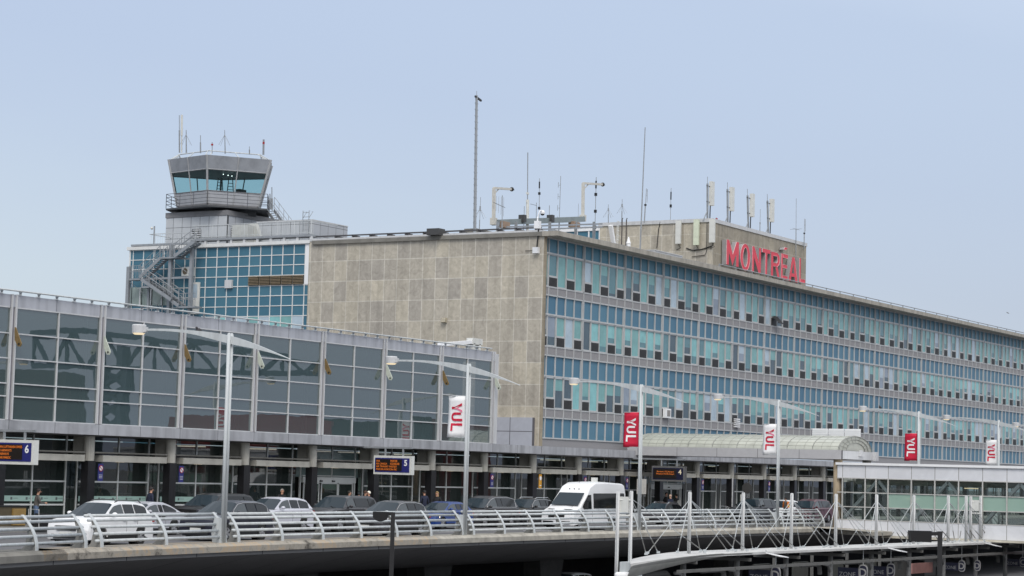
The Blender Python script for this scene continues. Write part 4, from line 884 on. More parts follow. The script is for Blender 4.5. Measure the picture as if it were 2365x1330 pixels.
for s in (0, 1.0): 
    b.tube([(128.3, l0.y-s*.55, l0.z), (128.3, l0.y-s*.55, l1.z), (127.9+.9, l0.y-s*.55, l1.z-.02), (128.3, l0.y-s*.55, l1.z-.55)], .03, 5)
for k in range(6): b.tube([(128.3, l0.y, l0.z+k*.32), (128.3, l0.y-.55, l0.z+k*.32)], .02, 5)
b.build('ladder', [steel_dk], ct)
b = MB(); a = at_x(553, 545, 127.2); b.box(126.3, 127.3, a.y-1.4, a.y, 19.5, 20.9); b.prism([(127.0, a.y-.1, 20.9), (127.2, a.y-1.4, 21.1), (127.2, a.y-1.9, 20.0), (127.2, a.y-1.4, 19.5)], (.4, 0, 0)); fixn(b.build('air_duct', [mat('duct_grey', lin((176, 178, 174)), .5)], ct))
# roof edge walkway grating with rail, and roof rail going left
t = thing('roof_walkway', (125.2, 99, 19.45), 'galvanised roof walkway with barred railing along the blue wing roof edge', 'walkway')
b = MB(); y0w, y1w = at_x(722, 545, 125.0).y, at_x(450, 545, 125.0).y
b.box(124.75, 125.7, y0w, y1w, 19.62, 19.78, 0); b.build('deck', [steel_dk], t)
b = MB(); y = y0w
while y < y1w: b.box(124.8, 124.9, y-.1, y+.1, 19.37, 19.62); y += 1.2
b.build('bracket', [alu], t)
b = MB(); y = y0w; rz_ = 20.75
while y < y1w: b.tube([(124.8, y, 19.78), (124.8, y, rz_)], .011 if int((y-y0w)/.15+.5) % 10 else .03, 4); y += .15
b.tube([(124.8, y0w, rz_), (124.8, y1w, rz_)], .028, 5); b.tube([(124.8, y0w, 19.9), (124.8, y1w, 19.9)], .02, 5); b.tube([(124.8, y0w, rz_), (128, y0w, rz_)], .028, 5)
b.build('railing', [steel], t)
b = MB(); ya, yb = at_x(450, 545, 125).y, at_x(345, 545, 125).y; y = ya
while y < yb: b.tube([(125, y, 19.4), (125, y, 20.3)], .014, 4); y += .22
b.tube([(125, ya, 20.3), (125, yb, 20.3)], .028, 5); b.tube([(125, ya, 19.5), (125, yb, 19.5)], .02, 5); b.tube([(125, yb, 20.3), (128, yb, 20.3)], .028, 5); b.build('railing', [steel], t)
b = MB(); b.box(124.8, 125.6, ya, yb+1.6, 19.4, 19.55); b.build('deck', [steel_dk], t)
# dark gutter frames along the stone wall roof
t = thing('roof_cable_tray', (125.4, 82, 19.42), 'long dark cable tray frames along the roof above the sandstone wall', 'cable tray')
b = MB(); b.box(125.3, 125.5, 72.6, 91.2, 19.62, 19.70); b.box(126.1, 126.2, 73.0, 91.2, 19.72, 19.8)
y = 73
while y < 91: b.box(125.3, 126.2, y-.05, y+.05, 19.42, 19.66); y += 1.5
b.build('tray', [mat('tray_dark', (.06, .06, .065), .6)], t)
# ================================================================== EXTERNAL STAIRCASE
es = thing('external_staircase', (124, 104, 12), 'galvanised zigzag fire stair on the blue panelled wing', 'staircase')
XS_ = 124.0
def ps(px, py, X=XS_): return at_x(px, py, X)
for (px, y0, y1, r) in ((298, 616, 735, .16), (396, 566, 735, .16), (445, 556, 722, .16), (344, 665, 735, .10)):
    a, c_ = ps(px, y0), ps(px, y1); b = MB(); b.bar((XS_, a.y, a.z), (XS_, a.y, c_.z), r*1.6, r*1.6, 0, (1, 0, 0)); b.build('post', [steel_dk], es)
def flight(p0, p1, X):
    a, c_ = ps(*p0, X), ps(*p1, X); b = MB(); stair(b, (X, a.y, a.z), (X, c_.y, c_.z), .8, (1, 0, 0), 11, .95); fixn(b.build('flight', [steel_dk], es))
def landing(p0, p1, X):
    a, c_ = ps(*p0, X), ps(*p1, X); z = (a.z+c_.z)/2; b = MB(); b.box(X, X+.85, min(a.y, c_.y), max(a.y, c_.y), z-.12, z)
    for h in (.5, .95): b.tube([(X, a.y, z+h), (X, c_.y, z+h)], .022, 5)
    for k in range(6): yy = a.y+(c_.y-a.y)*k/5; b.tube([(X, yy, z), (X, yy, z+.95)], .02, 5)
    b.build('landing', [steel_dk], es)
flight((448, 558), (402, 592), 123.3); landing((412, 592), (368, 594), 123.6); flight((370, 596), (322, 641), 123.6); landing((324, 643), (298, 643), 123.6)
flight((322, 660), (300, 644), 123.3) if False else None
flight((326, 645), (395, 692), 124.0-.7); landing((345, 660), (326, 662), 123.3); flight((352, 662), (412, 706), 123.5); landing((412, 706), (450, 708), 123.5)
b = MB()
for (p, q) in (((298, 650), (396, 730)), ((396, 650), (344, 735)), ((396, 600), (445, 640)), ((445, 600), (396, 560))):
    a, c_ = ps(*p), ps(*q); b.tube([a, c_], .02, 4)
b.bar(ps(298, 646), ps(445, 640), .12, .15); b.bar(ps(396, 596), ps(445, 598), .1, .12); b.build('brace', [steel_dk], es)
t = thing('air_conditioner', (124.4, ps(430, 625).y, ps(430, 637).z), 'white box air conditioner with round fan on the blue wing beside the fire stair', 'air conditioner')
a, c_ = at_x(419, 637, 124.4), at_x(443, 616, 124.4); b = MB(); b.box(124.4, 124.8, c_.y, a.y, a.z, c_.z); b.build('casing', [offwhite], t)
b = MB(); cy_, cz_ = at_x(427, 626, 124.38).y, (a.z+c_.z)/2; b.tube([(124.38, cy_, cz_), (124.4, cy_, cz_)], .24, 14); b.build('fan', [mat('fan_dark', (.1, .08, .05), .5)], t)
# ================================================================== ANTENNAS
ANT = []
def antenna(pb, pt, Y, kind, label, r=.04, zb=19.3):
    p = at_y(*pb, Y); q = at_y(*pt, Y); p = Vector((p.x+(q.x-p.x)*0, Y, min(p.z, zb) if zb else p.z)); top = Vector((q.x, Y, q.z))
    lean = (at_y(*pt, Y).x-at_y(*pb, Y).x); p.x = at_y(*pb, Y).x
    t = thing('antenna', p, label, 'antenna', 'antennas on the roofs'); m_ = [steel_dk, offwhite, black, tailred]
    def L(u): return p.lerp(top, u)
    b = MB(); H = (top-p).length
    if kind == 'mast':
        b.tube([p, L(.97)], [.13, .10], 6, 0)
        for k in range(24): c = L(k/24); b.bar(c-Vector((.24, 0, 0)), c+Vector((.24, 0, 0)), .03, .03)
        b.tube([L(.97), top], .02, 5); o = b.build('pole', m_, t)
        b = MB(); c = L(.955); b.bar(c+Vector((-.2, 0, .08)), c+Vector((.62, 0, -.12)), .12, .12, 2); b.build('crossbar', m_, t); return
    if kind == 'thick': b.tube([p, L(.55)], r*1.7, 7, 1); b.tube([L(.55), top], r*.6, 6, 0); b.box(L(.55).x-.14, L(.55).x+.14, Y-.05, Y+.05, L(.52).z, L(.54).z, 1); b.box(L(.62).x-.14, L(.62).x+.14, Y-.05, Y+.05, L(.6).z, L(.62).z, 1); b.build('pole', m_, t); return
    if kind == 'long': b.tube([p, top], [r*1.3, r*.8], 6, 0); b.build('pole', m_, t); return
    b.tube([p, L(.5)], r, 6, 0); b.tube([L(.5), top], r*.5, 5, 0)
    b.build('pole', m_, t); b = MB()
    if kind == 'whip': b.tube([L(.48), L(.53)], r*1.6, 6)
    elif kind == 'whip2':
        for u in (.45, .62, .8): b.tube([L(u), L(u+.03)], r*2.2, 6, 2)
        b.tube([L(.88), L(.96)], r*1.2, 6, 2)
    elif kind == 'ground':
        c = L(.75)
        for dx in (-.5, .5): b.tube([c, c+Vector((dx, 0, -.7))], .012, 4)
        for dy in (-.5, .5): b.tube([c, c+Vector((0, dy, -.7))], .012, 4)
        b.tube([L(.7), L(.8)], r*1.5, 6)
    elif kind == 'dipoles':
        for k in range(4):
            c = L(.5+.13*k); e = c+Vector((-.32, .0, 0)); b.tube([c, e], .015, 4); b.tube([e+Vector((0, 0, -.22)), e+Vector((0, 0, .22))], .02, 5)
    elif kind == 'dipole2':
        c = L(.8); e = c+Vector((.22, 0, 0)); b.tube([c, e], .015, 4); b.tube([e+Vector((0, 0, -.6)), e+Vector((0, 0, .55))], .025, 5); b.tube([L(.5), L(.54)], r*2, 6, 2)
    elif kind == 'yagi':
        c = L(.8); b.tube([c+Vector((-1.3, 0, .15)), c+Vector((.4, 0, -.05))], .025, 5)
        for k in range(5): e = c+Vector((-1.2+k*.35, 0, .14-k*.04)); b.tube([e-Vector((0, 0, .5+.05*k)), e+Vector((0, 0, .5+.05*k))], .014, 4)
    elif kind == 'arm': b.tube([L(.95), L(.95)+Vector((-.9, 0, 0))], .02, 5)
    elif kind == 'cross': c = L(.5); b.tube([c-Vector((.7, 0, .0)), c+Vector((.75, 0, 0))], .015, 4); b.tube([c-Vector((0, .6, 0)), c+Vector((0, .6, 0))], .015, 4)
    elif kind == 'beacon': b.tube([L(.75), L(.9)], .1, 8, 3)
    elif kind == 'panel':
        b.bar(p, L(.85), .13, .13)
        for u in (.45, .8): b.bar(L(u)-Vector((.15, 0, 0)), L(u)+Vector((.55, 0, 0)), .06, .06, 2)
        b.bar(p-Vector((.9, 0, 0)), L(.25), .07, .07, 0)
        c = L(.38); d = L(.98) if False else L(.82); b.box(c.x+.35, c.x+.82, Y-.25, Y+.05, c.z, d.z+.35, 1); b.tube([Vector((c.x+.55, Y, c.z)), Vector((c.x+.5, Y, p.z))], .05, 5, 2)
    b.build('fitting', m_, t)
AL = [((1097, 525), (1101, 210), 80, 'mast', 'very tall thin lattice mast with a black crossbar at its top', .1),
 ((1107, 520), (1110, 455), 80, 'ground', 'short antenna right beside the foot of the tallest mast', .04),
 ((1220, 505), (1219, 352), 82, 'thick', 'tall pale stick antenna behind the middle of the roof gantry', .07),
 ((1246, 515), (1246, 412), 82, 'whip2', 'banded whip antenna above the white corner camera', .05),
 ((1239, 515), (1239, 468), 81, 'arm', 'thin post with a short side arm left of the corner camera', .05),
 ((1269, 505), (1269, 474), 82, 'whip', 'short dark rod right of the corner camera', .05),
 ((1291, 505), (1295, 406), 82, 'dipoles', 'antenna with four stacked side dipoles above the gantry', .05),
 ((1161, 510), (1160, 451), 81, 'yagi', 'many pronged yagi antenna beside the left gantry post', .06),
 ((1210, 505), (1211, 476), 82, 'whip', 'short dark rod above the middle of the gantry, left of the pale stick antenna', .05),
 ((1336, 500), (1336, 470), 83, 'whip', 'thin short rod left of the right gantry post', .03),
 ((1374, 520), (1377, 409), 82, 'whip2', 'tall banded whip crossing the arm end of the right gantry post', .06),
 ((1405, 515), (1405, 472), 86, 'ground', 'small antenna with drooping radials nearest to the right gantry post', .04),
 ((1436, 515), (1437, 460), 86, 'ground', 'antenna with drooping radials left of the long leaning stick', .05),
 ((1478, 566), (1490, 294), 76, 'long', 'long pale leaning stick antenna in front of the stone penthouse', .05),
 ((1488, 512), (1493, 435), 84, 'dipole2', 'antenna with one side dipole right of the leaning stick', .06),
 ((1548, 510), (1550, 434), 82, 'whip2', 'banded whip antenna on the middle of the penthouse roof', .05),
 ((1755, 530), (1756, 483), 79, 'whip', 'thin short whip between two panel antenna masts', .04),
 ((1838, 600), (1839, 458), 77.8, 'cross', 'thin antenna with crossed arms above the last letter A', .045),
 ((1857, 575), (1858, 505), 77.8, 'dipole2', 'short antenna on the right end corner of the penthouse', .05),
 ((1655, 507), (1655, 502), 79, 'beacon', 'small red beacon lamp on the left front corner of the penthouse', .05),
 ((1634, 510), (1634, 408), 78.6, 'panel', 'thick mast with white panel antenna, leftmost of four above the penthouse', .05),
 ((1681, 517), (1680, 421), 78.6, 'panel', 'thick mast with pale green white panel antenna, second of four from left', .05),
 ((1729, 527), (1726, 436), 78.6, 'panel', 'thick mast with white panel antenna, third of four from left', .05),
 ((1775, 537), (1772, 448), 78.6, 'panel', 'thick mast with white panel antenna, rightmost of four above the penthouse', .05)]
for pb, pt, Y, k, l, r in AL: antenna(pb, pt, Y, k, l, r, 19.3 if Y in (80, 81, 82, 83) else (24.6 if Y != 76 else 19.3))
# antennas on the tower cab roof
Zt = Zd
def tower_ant(pb, pt, kind, label, r=.04):
    p = at_d(*pb, Zt-1.0); q = at_d(*pt, Zt-1.0); t = thing('antenna', p, label, 'antenna', 'antennas on the roofs'); b = MB(); m_ = [steel_dk, offwhite, tailred]
    p = Vector((p.x, p.y, z_top-.05))
    if kind == 'pale': b.tube([p, p.lerp(q, .45)], r*1.3, 6, 1); b.tube([p.lerp(q, .45), q], r*2, 8, 1)
    elif kind == 'red': b.tube([p, q], r, 6, 0); b.tube([p.lerp(q, .7), p.lerp(q, .85)], .085, 8, 2)
    elif kind == 'radials':
        b.tube([p, q], [r, r*.5], 6, 0); c = p.lerp(q, .8)
        for d in (dB, -dB, dA, -dA): b.tube([c, c+d*.45+Vector((0, 0, -.8))], .012, 4)
    else: b.tube([p, p.lerp(q, .6)], r*1.4, 6, 0); b.tube([p.lerp(q, .6), q], r*.7, 5, 0)
    b.build('pole', m_, t)
tower_ant((419, 366), (420, 265), 'pale', 'thick pale stick antenna on the left corner of the control cab roof', .042)
tower_ant((414, 366), (414, 266), 'whip', 'thin tall rod at the extreme left of the control cab roof', .04)
tower_ant((430, 362), (430, 300), 'radials', 'dark rod with guy wires right of the thick pale stick on the cab roof', .06)
tower_ant((463, 357), (463, 312), 'whip', 'thin rod above the left face of the control cab', .04)
tower_ant((490, 356), (490, 328), 'red', 'red beacon lamp above the front corner of the control cab', .03)
tower_ant((520, 358), (519, 300), 'radials', 'whip with drooping wires above the middle of the control cab', .05)
tower_ant((576, 362), (576, 338), 'whip', 'shortest thin rod on the right part of the control cab roof', .035)
tower_ant((608, 365), (609, 322), 'red', 'dark post with red lamp at the right corner of the control cab roof', .08)
p = at_d(628, 484, Zd-1.5); q = at_d(628, 432, Zd-1.5); t = thing('antenna', p, 'dark pole clamped to the stair head right of the control cab', 'antenna', 'antennas on the roofs'); b = MB(); b.tube([p, p.lerp(q, .5)], .1, 6); b.tube([p.lerp(q, .5), q], .04, 6); b.tube([p-dB*.15, q.lerp(p, .3)-dB*.15], .05, 6); b.build('pole', [steel_dk], t)
# panel antennas fixed on the stone penthouse side
for px, y0, y1, l in ((1567, 513, 563, 'pale panel antenna on the stone penthouse side, leftmost of three'), (1608.5, 510, 566, 'cream panel antenna on the stone penthouse side, middle of three'), (1645, 509, 560, 'pale panel antenna on the stone penthouse side, right at the corner')):
    a = at_x(px, y1, 163.0); c = at_x(px, y0, 163.0); t = thing('panel_antenna', (163, a.y, a.z), l, 'antenna', 'panel antennas on the penthouse side')
    b = MB(); b.box(162.85, 163.05, a.y-.24, a.y+.24, a.z, c.z+.1); b.build('panel', [mat('panel_cream', lin((205, 212, 190)), .5) if px == 1608.5 else offwhite], t)
    b = MB(); b.box(163.05, 163.3, a.y-.05, a.y+.05, a.z+.4, a.z+.5); b.box(163.05, 163.3, a.y-.05, a.y+.05, c.z-.5, c.z-.4); b.tube([(162.95, a.y, a.z), (163.1, a.y-.15, a.z-.35), (163.25, a.y+.3, a.z-.45)], .03, 5); b.build('bracket', [black], t)
t = thing('wall_cable', (163.1, 80.5, 21), 'black cables looping across the stone penthouse wall below the panel antennas', 'cable')
b = MB(); b.tube([at_x(*p, 163.22) for p in ((1585, 573), (1600, 578), (1620, 576), (1645, 568), (1648, 561))], .05, 5); b.build('cable', [black], t); b = MB(); b.tube([at_x(*p, 163.22) for p in ((1525, 512), (1521, 530), (1517, 573))], .035, 5); b.build('cable', [black], t); b = MB(); b.tube([at_x(*p, 163.22) for p in ((1598, 593), (1628, 589), (1632, 580), (1633, 513))], .03, 5); b.build('cable', [black], t)
for px, l in ((1414, 'slanted white strut pipe leaning at the far left of the stone penthouse'), (1450, 'white finial shaped vent on the roof before the stone penthouse')):
    a = at_y(px, 572 if px == 1414 else 572, 75.5); t = thing('roof_vent', (a.x, 75.5, 19.3), l, 'vent')
    b = MB()
    if px == 1414: b.bar((a.x+.6, 75.5, 19.3), at_y(1410, 520, 75.5), .3, .2)
    else: c = at_y(1452, 547, 75.5); b.tube([(c.x, 75.5, 19.3), (c.x, 75.5, c.z-.5)], .16, 8); b.tube([(c.x, 75.5, c.z-.5), (c.x, 75.5, c.z-.3), (c.x, 75.5, c.z)], [.2, .12, .04], 8)
    b.build('pipe', [white], t)
for px, l in ((1427, 'thin ladder like cable rack left of the two dark pipes'), (1437, 'left one of two dark hooked pipes before the penthouse'), (1447, 'right one of two dark hooked pipes before the penthouse')):
    a = at_y(px, 504, 76.5); t = thing('roof_pipe', (a.x, 76.5, 19.3), l, 'pipe'); b = MB()
    if px == 1427:
        for s in (-.1, .1): b.tube([(a.x+s, 76.5, 19.3), (a.x+s, 76.5, a.z-.6)], .02, 5, 1)
        for k in range(9): b.tube([(a.x-.1, 76.5, 19.5+k*.35), (a.x+.25, 76.5, 19.5+k*.35)], .03, 5, 1)
    else: b.tube([(a.x, 76.5, 19.3), (a.x, 76.5, a.z-.1), (a.x+.08, 76.5, a.z)], .05, 6, 0)
    b.build('tube', [mat('pipe_dark', (.07, .06, .055), .6), offwhite], t)
# window cleaning gantry on the roof
gt = thing('roof_gantry', (150, 82, 19.4), 'window cleaning gantry with two pale L shaped davit posts on a long grey beam', 'gantry')
A, Bv = at_y(1142, 514, 82), at_y(1345, 506, 82)
b = MB(); b.bar(A, Bv, .5, .42); b.build('beam', [mat('gantry_beam', lin((128, 138, 140)), .5)], gt)
for (px, y0, y1, xe) in ((1140, 516, 434, 1182), (1346, 508, 423, 1392)):
    p, q, e = at_y(px, y0, 82), at_y(px+1, y1, 82), at_y(xe, y1+3, 82)
    b = MB(); b.bar(p, q, .2, .2); b.bar(q, e, .17, .16); b.bar(p.lerp(q, .82), q.lerp(e, .3), .06, .06); b.box(p.x-.2, p.x+.2, 81.8, 82.2, p.z-.1, p.z+.4, 0)
    b.build('davit', [mat('davit_pale', lin((196, 194, 186)), .5)], gt); b = MB(); b.ball(e, .17, 0, 5); b.tube([e, e+Vector((.35, 0, 0))], [.15, .03], 6); b.build('pulley', [black], gt)
for px, c_ in ((1162, 0), (1205, 1), (1270, 1), (1325, 0)):
    p = at_y(px, 517 if c_ == 0 else 504, 81.8); b = MB(); b.box(p.x-.5 if c_ == 0 else p.x-.15, p.x+.5 if c_ == 0 else p.x+.2, 81.5, 82, p.z-.3, p.z+(.15 if c_ == 0 else .25)); b.build('motor', [mat('motor_tan', lin((150, 128, 110)), .6) if c_ == 0 else mat('motor_dark', (.05, .05, .05), .5)], gt)
b = MB(); z = 19.75
for (pa, pb) in (((1170, 524), (1390, 517)), ((1240, 530), (1390, 524))): b.bar(at_y(*pa, 81), at_y(*pb, 81), .12, .12)
for px in (1150, 1192, 1270, 1330, 1372): p = at_y(px, 512, 81.5); b.box(p.x-.06, p.x+.06, 81.4, 81.6, 19.3, p.z)
b.build('rail_track', [steel_dk], gt)
t = thing('roof_equipment', (143, 80, 19.3), 'flat cluster of boxes on the roof left of the gantry', 'equipment'); b = MB()
a, c = at_y(1100, 527, 80), at_y(1180, 523, 80); b.box(a.x, c.x+2, 80, 81, 19.3, a.z); b.box(a.x+2.6, a.x+3.1, 79.9, 80, 19.4, a.z+.1, 1); b.build('box', [concrete_dk, offwhite], t); b = MB(); a = at_y(1021, 524, 80); b.box(a.x-.4, a.x+.4, 80, 81, 19.3, a.z-.12, 2); b.build('box', [concrete_dk, offwhite, mat('motor_dark', (0, 0, 0))], t)
# corner camera on post
a = at_y(1241, 532, 71.8); t = thing('security_camera', (a.x, 71.8, 19.3), 'white dome camera on a hooked post at the stone roof corner', 'camera')
b = MB(); b.tube([(a.x, 71.8, 19.3), (a.x, 71.8, at_y(1241, 503, 71.8).z), at_y(1246, 487, 71.8), at_y(1251, 486, 71.8)], .045, 6); b.box(a.x-.2, a.x+.15, 71.6, 71.95, 19.35, 19.85); b.build('post', [white], t)
d = at_y(1253, 491, 71.8); b = MB(); b.ball(d, .17, 0, 6); b.ball(d+Vector((0, 0, -.05)), .15, 1, 6); b.build('dome', [white, black], t)
a = at_x(1238, 578, 124.6); t = thing('junction_box', (124.6, a.y, a.z-.2), 'small white box with cable high on the stone wall near the corner', 'box'); b = MB(); b.box(124.45, 124.75, a.y-.2, a.y+.2, a.z-.2, a.z+.2); b.build('casing', [white], t); b = MB(); b.tube([(124.7, a.y, a.z+.2), (124.7, a.y-.1, 19.5)], .05, 5); b.tube([(124.7, a.y+.2, a.z), (124.7, a.y+.9, a.z)], .025, 5); b.build('conduit', [black], t)
a = at_x(1025, 740, 124.6); t = thing('wall_lamp', (124.6, a.y, a.z), 'small tan lamp box in the middle of the sandstone wall', 'wall lamp'); b = MB(); b.prism([(124.75, a.y-.17, a.z+.2), (124.5, a.y-.17, a.z+.12), (124.45, a.y-.17, a.z-.12), (124.75, a.y-.17, a.z-.15)], (0, .34, 0)); fixn(b.build('housing', [mat('lamp_tan', lin((165, 158, 140)), .6)], t))
a = at_x(356, 543, 125); t = thing('roof_lamp', (125, a.y, 19.5), 'small globe and post at the left end of the wing roof', 'lamp'); b = MB(); b.tube([(125, a.y, 19.5), (125, a.y, 20.9)], .06, 6); b.ball((125, a.y+.25, 20.75), .11, 1, 5); b.build('post', [steel_dk, offwhite], t)
# ================================================================== OVERHEAD FLIGHT SIGNS
def flight_sign(X, Y, label, num, lines, left, frame, cx_shift=0):
    W_, H_ = 2.55, 1.06; z0 = left; t = thing('flight_sign', (X, Y, z0), label, 'sign', 'overhead flight information signs')
    b = MB(); b.box(X, X+.32, Y-W_/2, Y+W_/2, z0, z0+H_); b.build('housing', [frame], t)
    b = MB(); b.box(X-.02, X-.002, Y-W_/2+.12, Y+W_/2-.1, z0+.13, z0+H_-.13); b.build('face', [navy if num != '4' else mat('navy_dark', lin((22, 24, 52)), .4)], t)
    yl, yr = Y+W_/2-.16, Y-W_/2+.62
    b = MB(); b.box(X-.03, X-.02, yr, yl, z0+.2, z0+H_-.2); pn = b.build('led_panel', [led_bg], t)
    b = MB(); n = len(lines)
    for i, (s, wfrac, ofs) in enumerate(lines):
        h = .125; zz = z0+H_-.24-(i+.75)*(.62/max(n, 4)) - (.08 if n < 3 else 0)
        put_text(b, s, .15, (X-.036, yl-.04-ofs*(yl-yr), zz), (0, -1, 0), (0, 0, 1), 0, 1, .004, 0, fit=(yl-yr)*wfrac)
    b.build('lettering', [led], pn)
    b = MB(); put_text(b, num, .46, (X-.03, Y-W_/2+.36, z0+H_-.55), (0, -1, 0), (0, 0, 1), 0, 1, .008, .012, center=True); b.build('numeral', [sign_white if num != '4' else mat('numeral_cream', (.8, .7, .5), .5, 0, 0)], t)
    b = MB(); 
    for s in (-.6, .6): b.box(X+.12, X+.2, Y+s-.04, Y+s+.04, z0+H_, 4.42)
    b.bar((X+.16, Y-1.2, 4.38), (X+.16, 72, 4.38), .1, .1); b.build('bracket', [steel_dk], t)
flight_sign(69.5, 66.35, 'overhead airline sign with numeral 6 at the left edge', '6', [('AUSTRIAN LUFTHANSA SWISS', .97, 0), ('BRITISH AIRWAYS', .62, 0), ('QATAR AIRWAYS', .54, 0), ('ROYAL AIR MAROC', .61, 0)], 2.93, offwhite)
flight_sign(101.9, 68.3, 'overhead airline sign with numeral 5 over the blue cars', '5', [('ANA', .14, 0), ('AIR CANADA', .42, 0), ('AIR TRANSAT WESTJET', .8, 0), ('PASCAN AVIATION INC', .8, 0)], 2.87, offwhite)
sg5 = [o for o in bpy.data.objects if o.name.startswith('led_panel')][1]
b = MB(); put_text(b, 'PORTER', .165, (101.9-.036, 68.3+2.55/2-.16-1.0, 2.87+1.06-.24-.75*.155), (0, -1, 0), (0, 0, 1), 0, 1, .004, 0, fit=.46); put_text(b, 'ICELANDAIR', .165, (101.9-.036, 68.3+2.55/2-.16-.98, 2.87+1.06-.24-1.75*.155), (0, -1, 0), (0, 0, 1), 0, 1, .004, 0, fit=.62); b.build('lettering', [led], sg5)
flight_sign(135.0, 67.5, 'overhead sign with numeral 4 and dark frame under the vaulted canopy', '4', [('Bienvenue à YUL/Aéroport', .74, .12), ('Welcome to YUL/We forward', .78, .09)], 2.85, mat('frame_dark', (.12, .12, .12), .5))
# small smoking rule signs on piers
for i, k in enumerate((1, 2, 7, 9, 10, 12, 14)):
    x = 73.66+6.1*k+.38; col = 'n'
    t = thing('small_wall_sign', (x+.1, 70.9, 2.25), ['small navy no smoking sign on the black pier right of the sign with numeral 6', 'small navy no smoking sign on the black pier above the silver sedan', 'small navy no smoking sign on the black pier right of the white banner pole', 'small navy no smoking sign behind the tall white van roof front', 'small navy no smoking sign above the rear of the tall white van', 'small navy no smoking sign right of the overhead sign with numeral 4', 'small navy no smoking sign farthest to the right, left of the canopy column'][i], 'sign', 'small signs on the black piers')
    y0, y1 = 70.80, 71.28
    b = MB(); b.box(x+.0, x+.36, 70.80, 70.815, 2.22, 3.05); b.build('plate', [navy], t)
    b = MB(); b.tube([(x+.18, 70.795, 2.83), (x+.18, 70.78, 2.83)], .15, 14, 0); b.tube([(x+.18, 70.779, 2.83), (x+.18, 70.775, 2.83)], .115, 14, 1); b.bar((x+.08, 70.77, 2.92), (x+.28, 70.77, 2.74), .01, .03, 0)
    for q in range(3): b.box(x+.06, x+.3, 70.785, 70.79, 2.36+q*.07, 2.38+q*.07, 1)
    b.build('symbol', [tailred, mat('pale_print', (.6, .6, .65), .5, 0, 0)], t)
x = 73.66+6.1*8+.38; t = thing('small_wall_sign', (x, 70.8, 2.25), 'small orange notice on the black pier between dark minivan and black SUV', 'sign', 'small signs on the black piers'); b = MB(); b.box(x, x+.36, 70.8, 70.82, 2.2, 3.1); b.build('plate', [mat('orange_sign', lin((205, 150, 50)), .5)], t); b = MB(); b.tube([(x+.18, 70.795, 2.85), (x+.18, 70.78, 2.85)], .13, 12); b.box(x+.08, x+.28, 70.78, 70.79, 2.35, 2.4); b.build('symbol', [sign_white], t)
# back of traffic signs
a = at_y(1482, 1108, 57.5); t = thing('road_sign', (a.x, 57.5, .1), 'grey back of a rectangular road sign behind the red banner lamp post', 'sign'); b = MB(); b.box(a.x-.55, a.x+.6, 57.5, 57.52, a.z-.82, a.z+.05); b.build('plate', [mat('sign_back', lin((185, 182, 174)), .5)], t); b = MB(); b.tube([(a.x, 57.56, .0), (a.x, 57.56, a.z+.1)], .04, 6); b.build('pole', [steel_dk], t)
a = at_y(1725, 1127, 67.2); t = thing('road_sign', (a.x, 67.2, .15), 'dark octagonal back of a stop sign by the kerb under the canopy', 'sign'); b = MB(); b.prism([(a.x, 67.2+.42*math.cos(R(22.5+45*q)), a.z+.42*math.sin(R(22.5+45*q))) for q in range(8)], (.02, 0, 0)); fixn(b.build('plate', [mat('sign_back_dark', (.06, .06, .06), .5)], t)); b = MB(); b.tube([(a.x+.06, 67.2, .15), (a.x+.06, 67.2, a.z+.4)], .04, 6); b.build('pole', [steel_dk], t)
a = at_y(1716, 1155, 63); t = thing('barrier_post', (a.x, 66.8, .15), 'pale square post by the kerb left of the black SUV', 'post'); b = MB(); a = at_y(1716, 1142, 66.8); b.box(a.x-.15, a.x+.15, 66.7, 66.95, .15, a.z); b.box(a.x-.13, a.x+.13, 66.69, 66.7, a.z-.3, a.z-.05, 1); b.build('post', [offwhite, alu], t)
for (px, l) in ((1692, 'thin pale pole before the ground floor glass, left of the stop sign back'), (1617, 'thin pale pole before the ground floor glass, right of the first cable mast')):
    a = at_y(px, 1110, 68); t = thing('slim_pole', (a.x, 68, .15), l, 'pole'); b = MB(); b.tube([(a.x, 68, .15), (a.x, 68, a.z+.2)], .05, 6); b.tube([(a.x, 68, .15), (a.x, 68, .3)], .12, 8); b.build('pole', [alu], t)
a = at_y(1678, 1168, 67.6); t = thing('luggage_trolley', (a.x, 67.6, .15), 'empty luggage trolley by the ground floor windows', 'trolley'); b = MB()
b.tube([(a.x-.45, 67.4, .3), (a.x-.5, 67.4, 1.15), (a.x-.5, 67.9, 1.15), (a.x-.45, 67.9, .3)], .03, 6); b.box(a.x-.5, a.x+.6, 67.4, 67.9, .3, .36); b.tube([(a.x+.6, 67.65, .36), (a.x+.55, 67.65, 1.05), (a.x+.2, 67.65, 1.1)], .025, 6); b.build('frame', [white], t)
b = MB(); [b.tube([(a.x+dx, 67.4+dy, .24), (a.x+dx, 67.45+dy, .24)], .09, 8) for dx in (-.4, .5) for dy in (0, .45)]; b.build('wheel', [rubber], t)
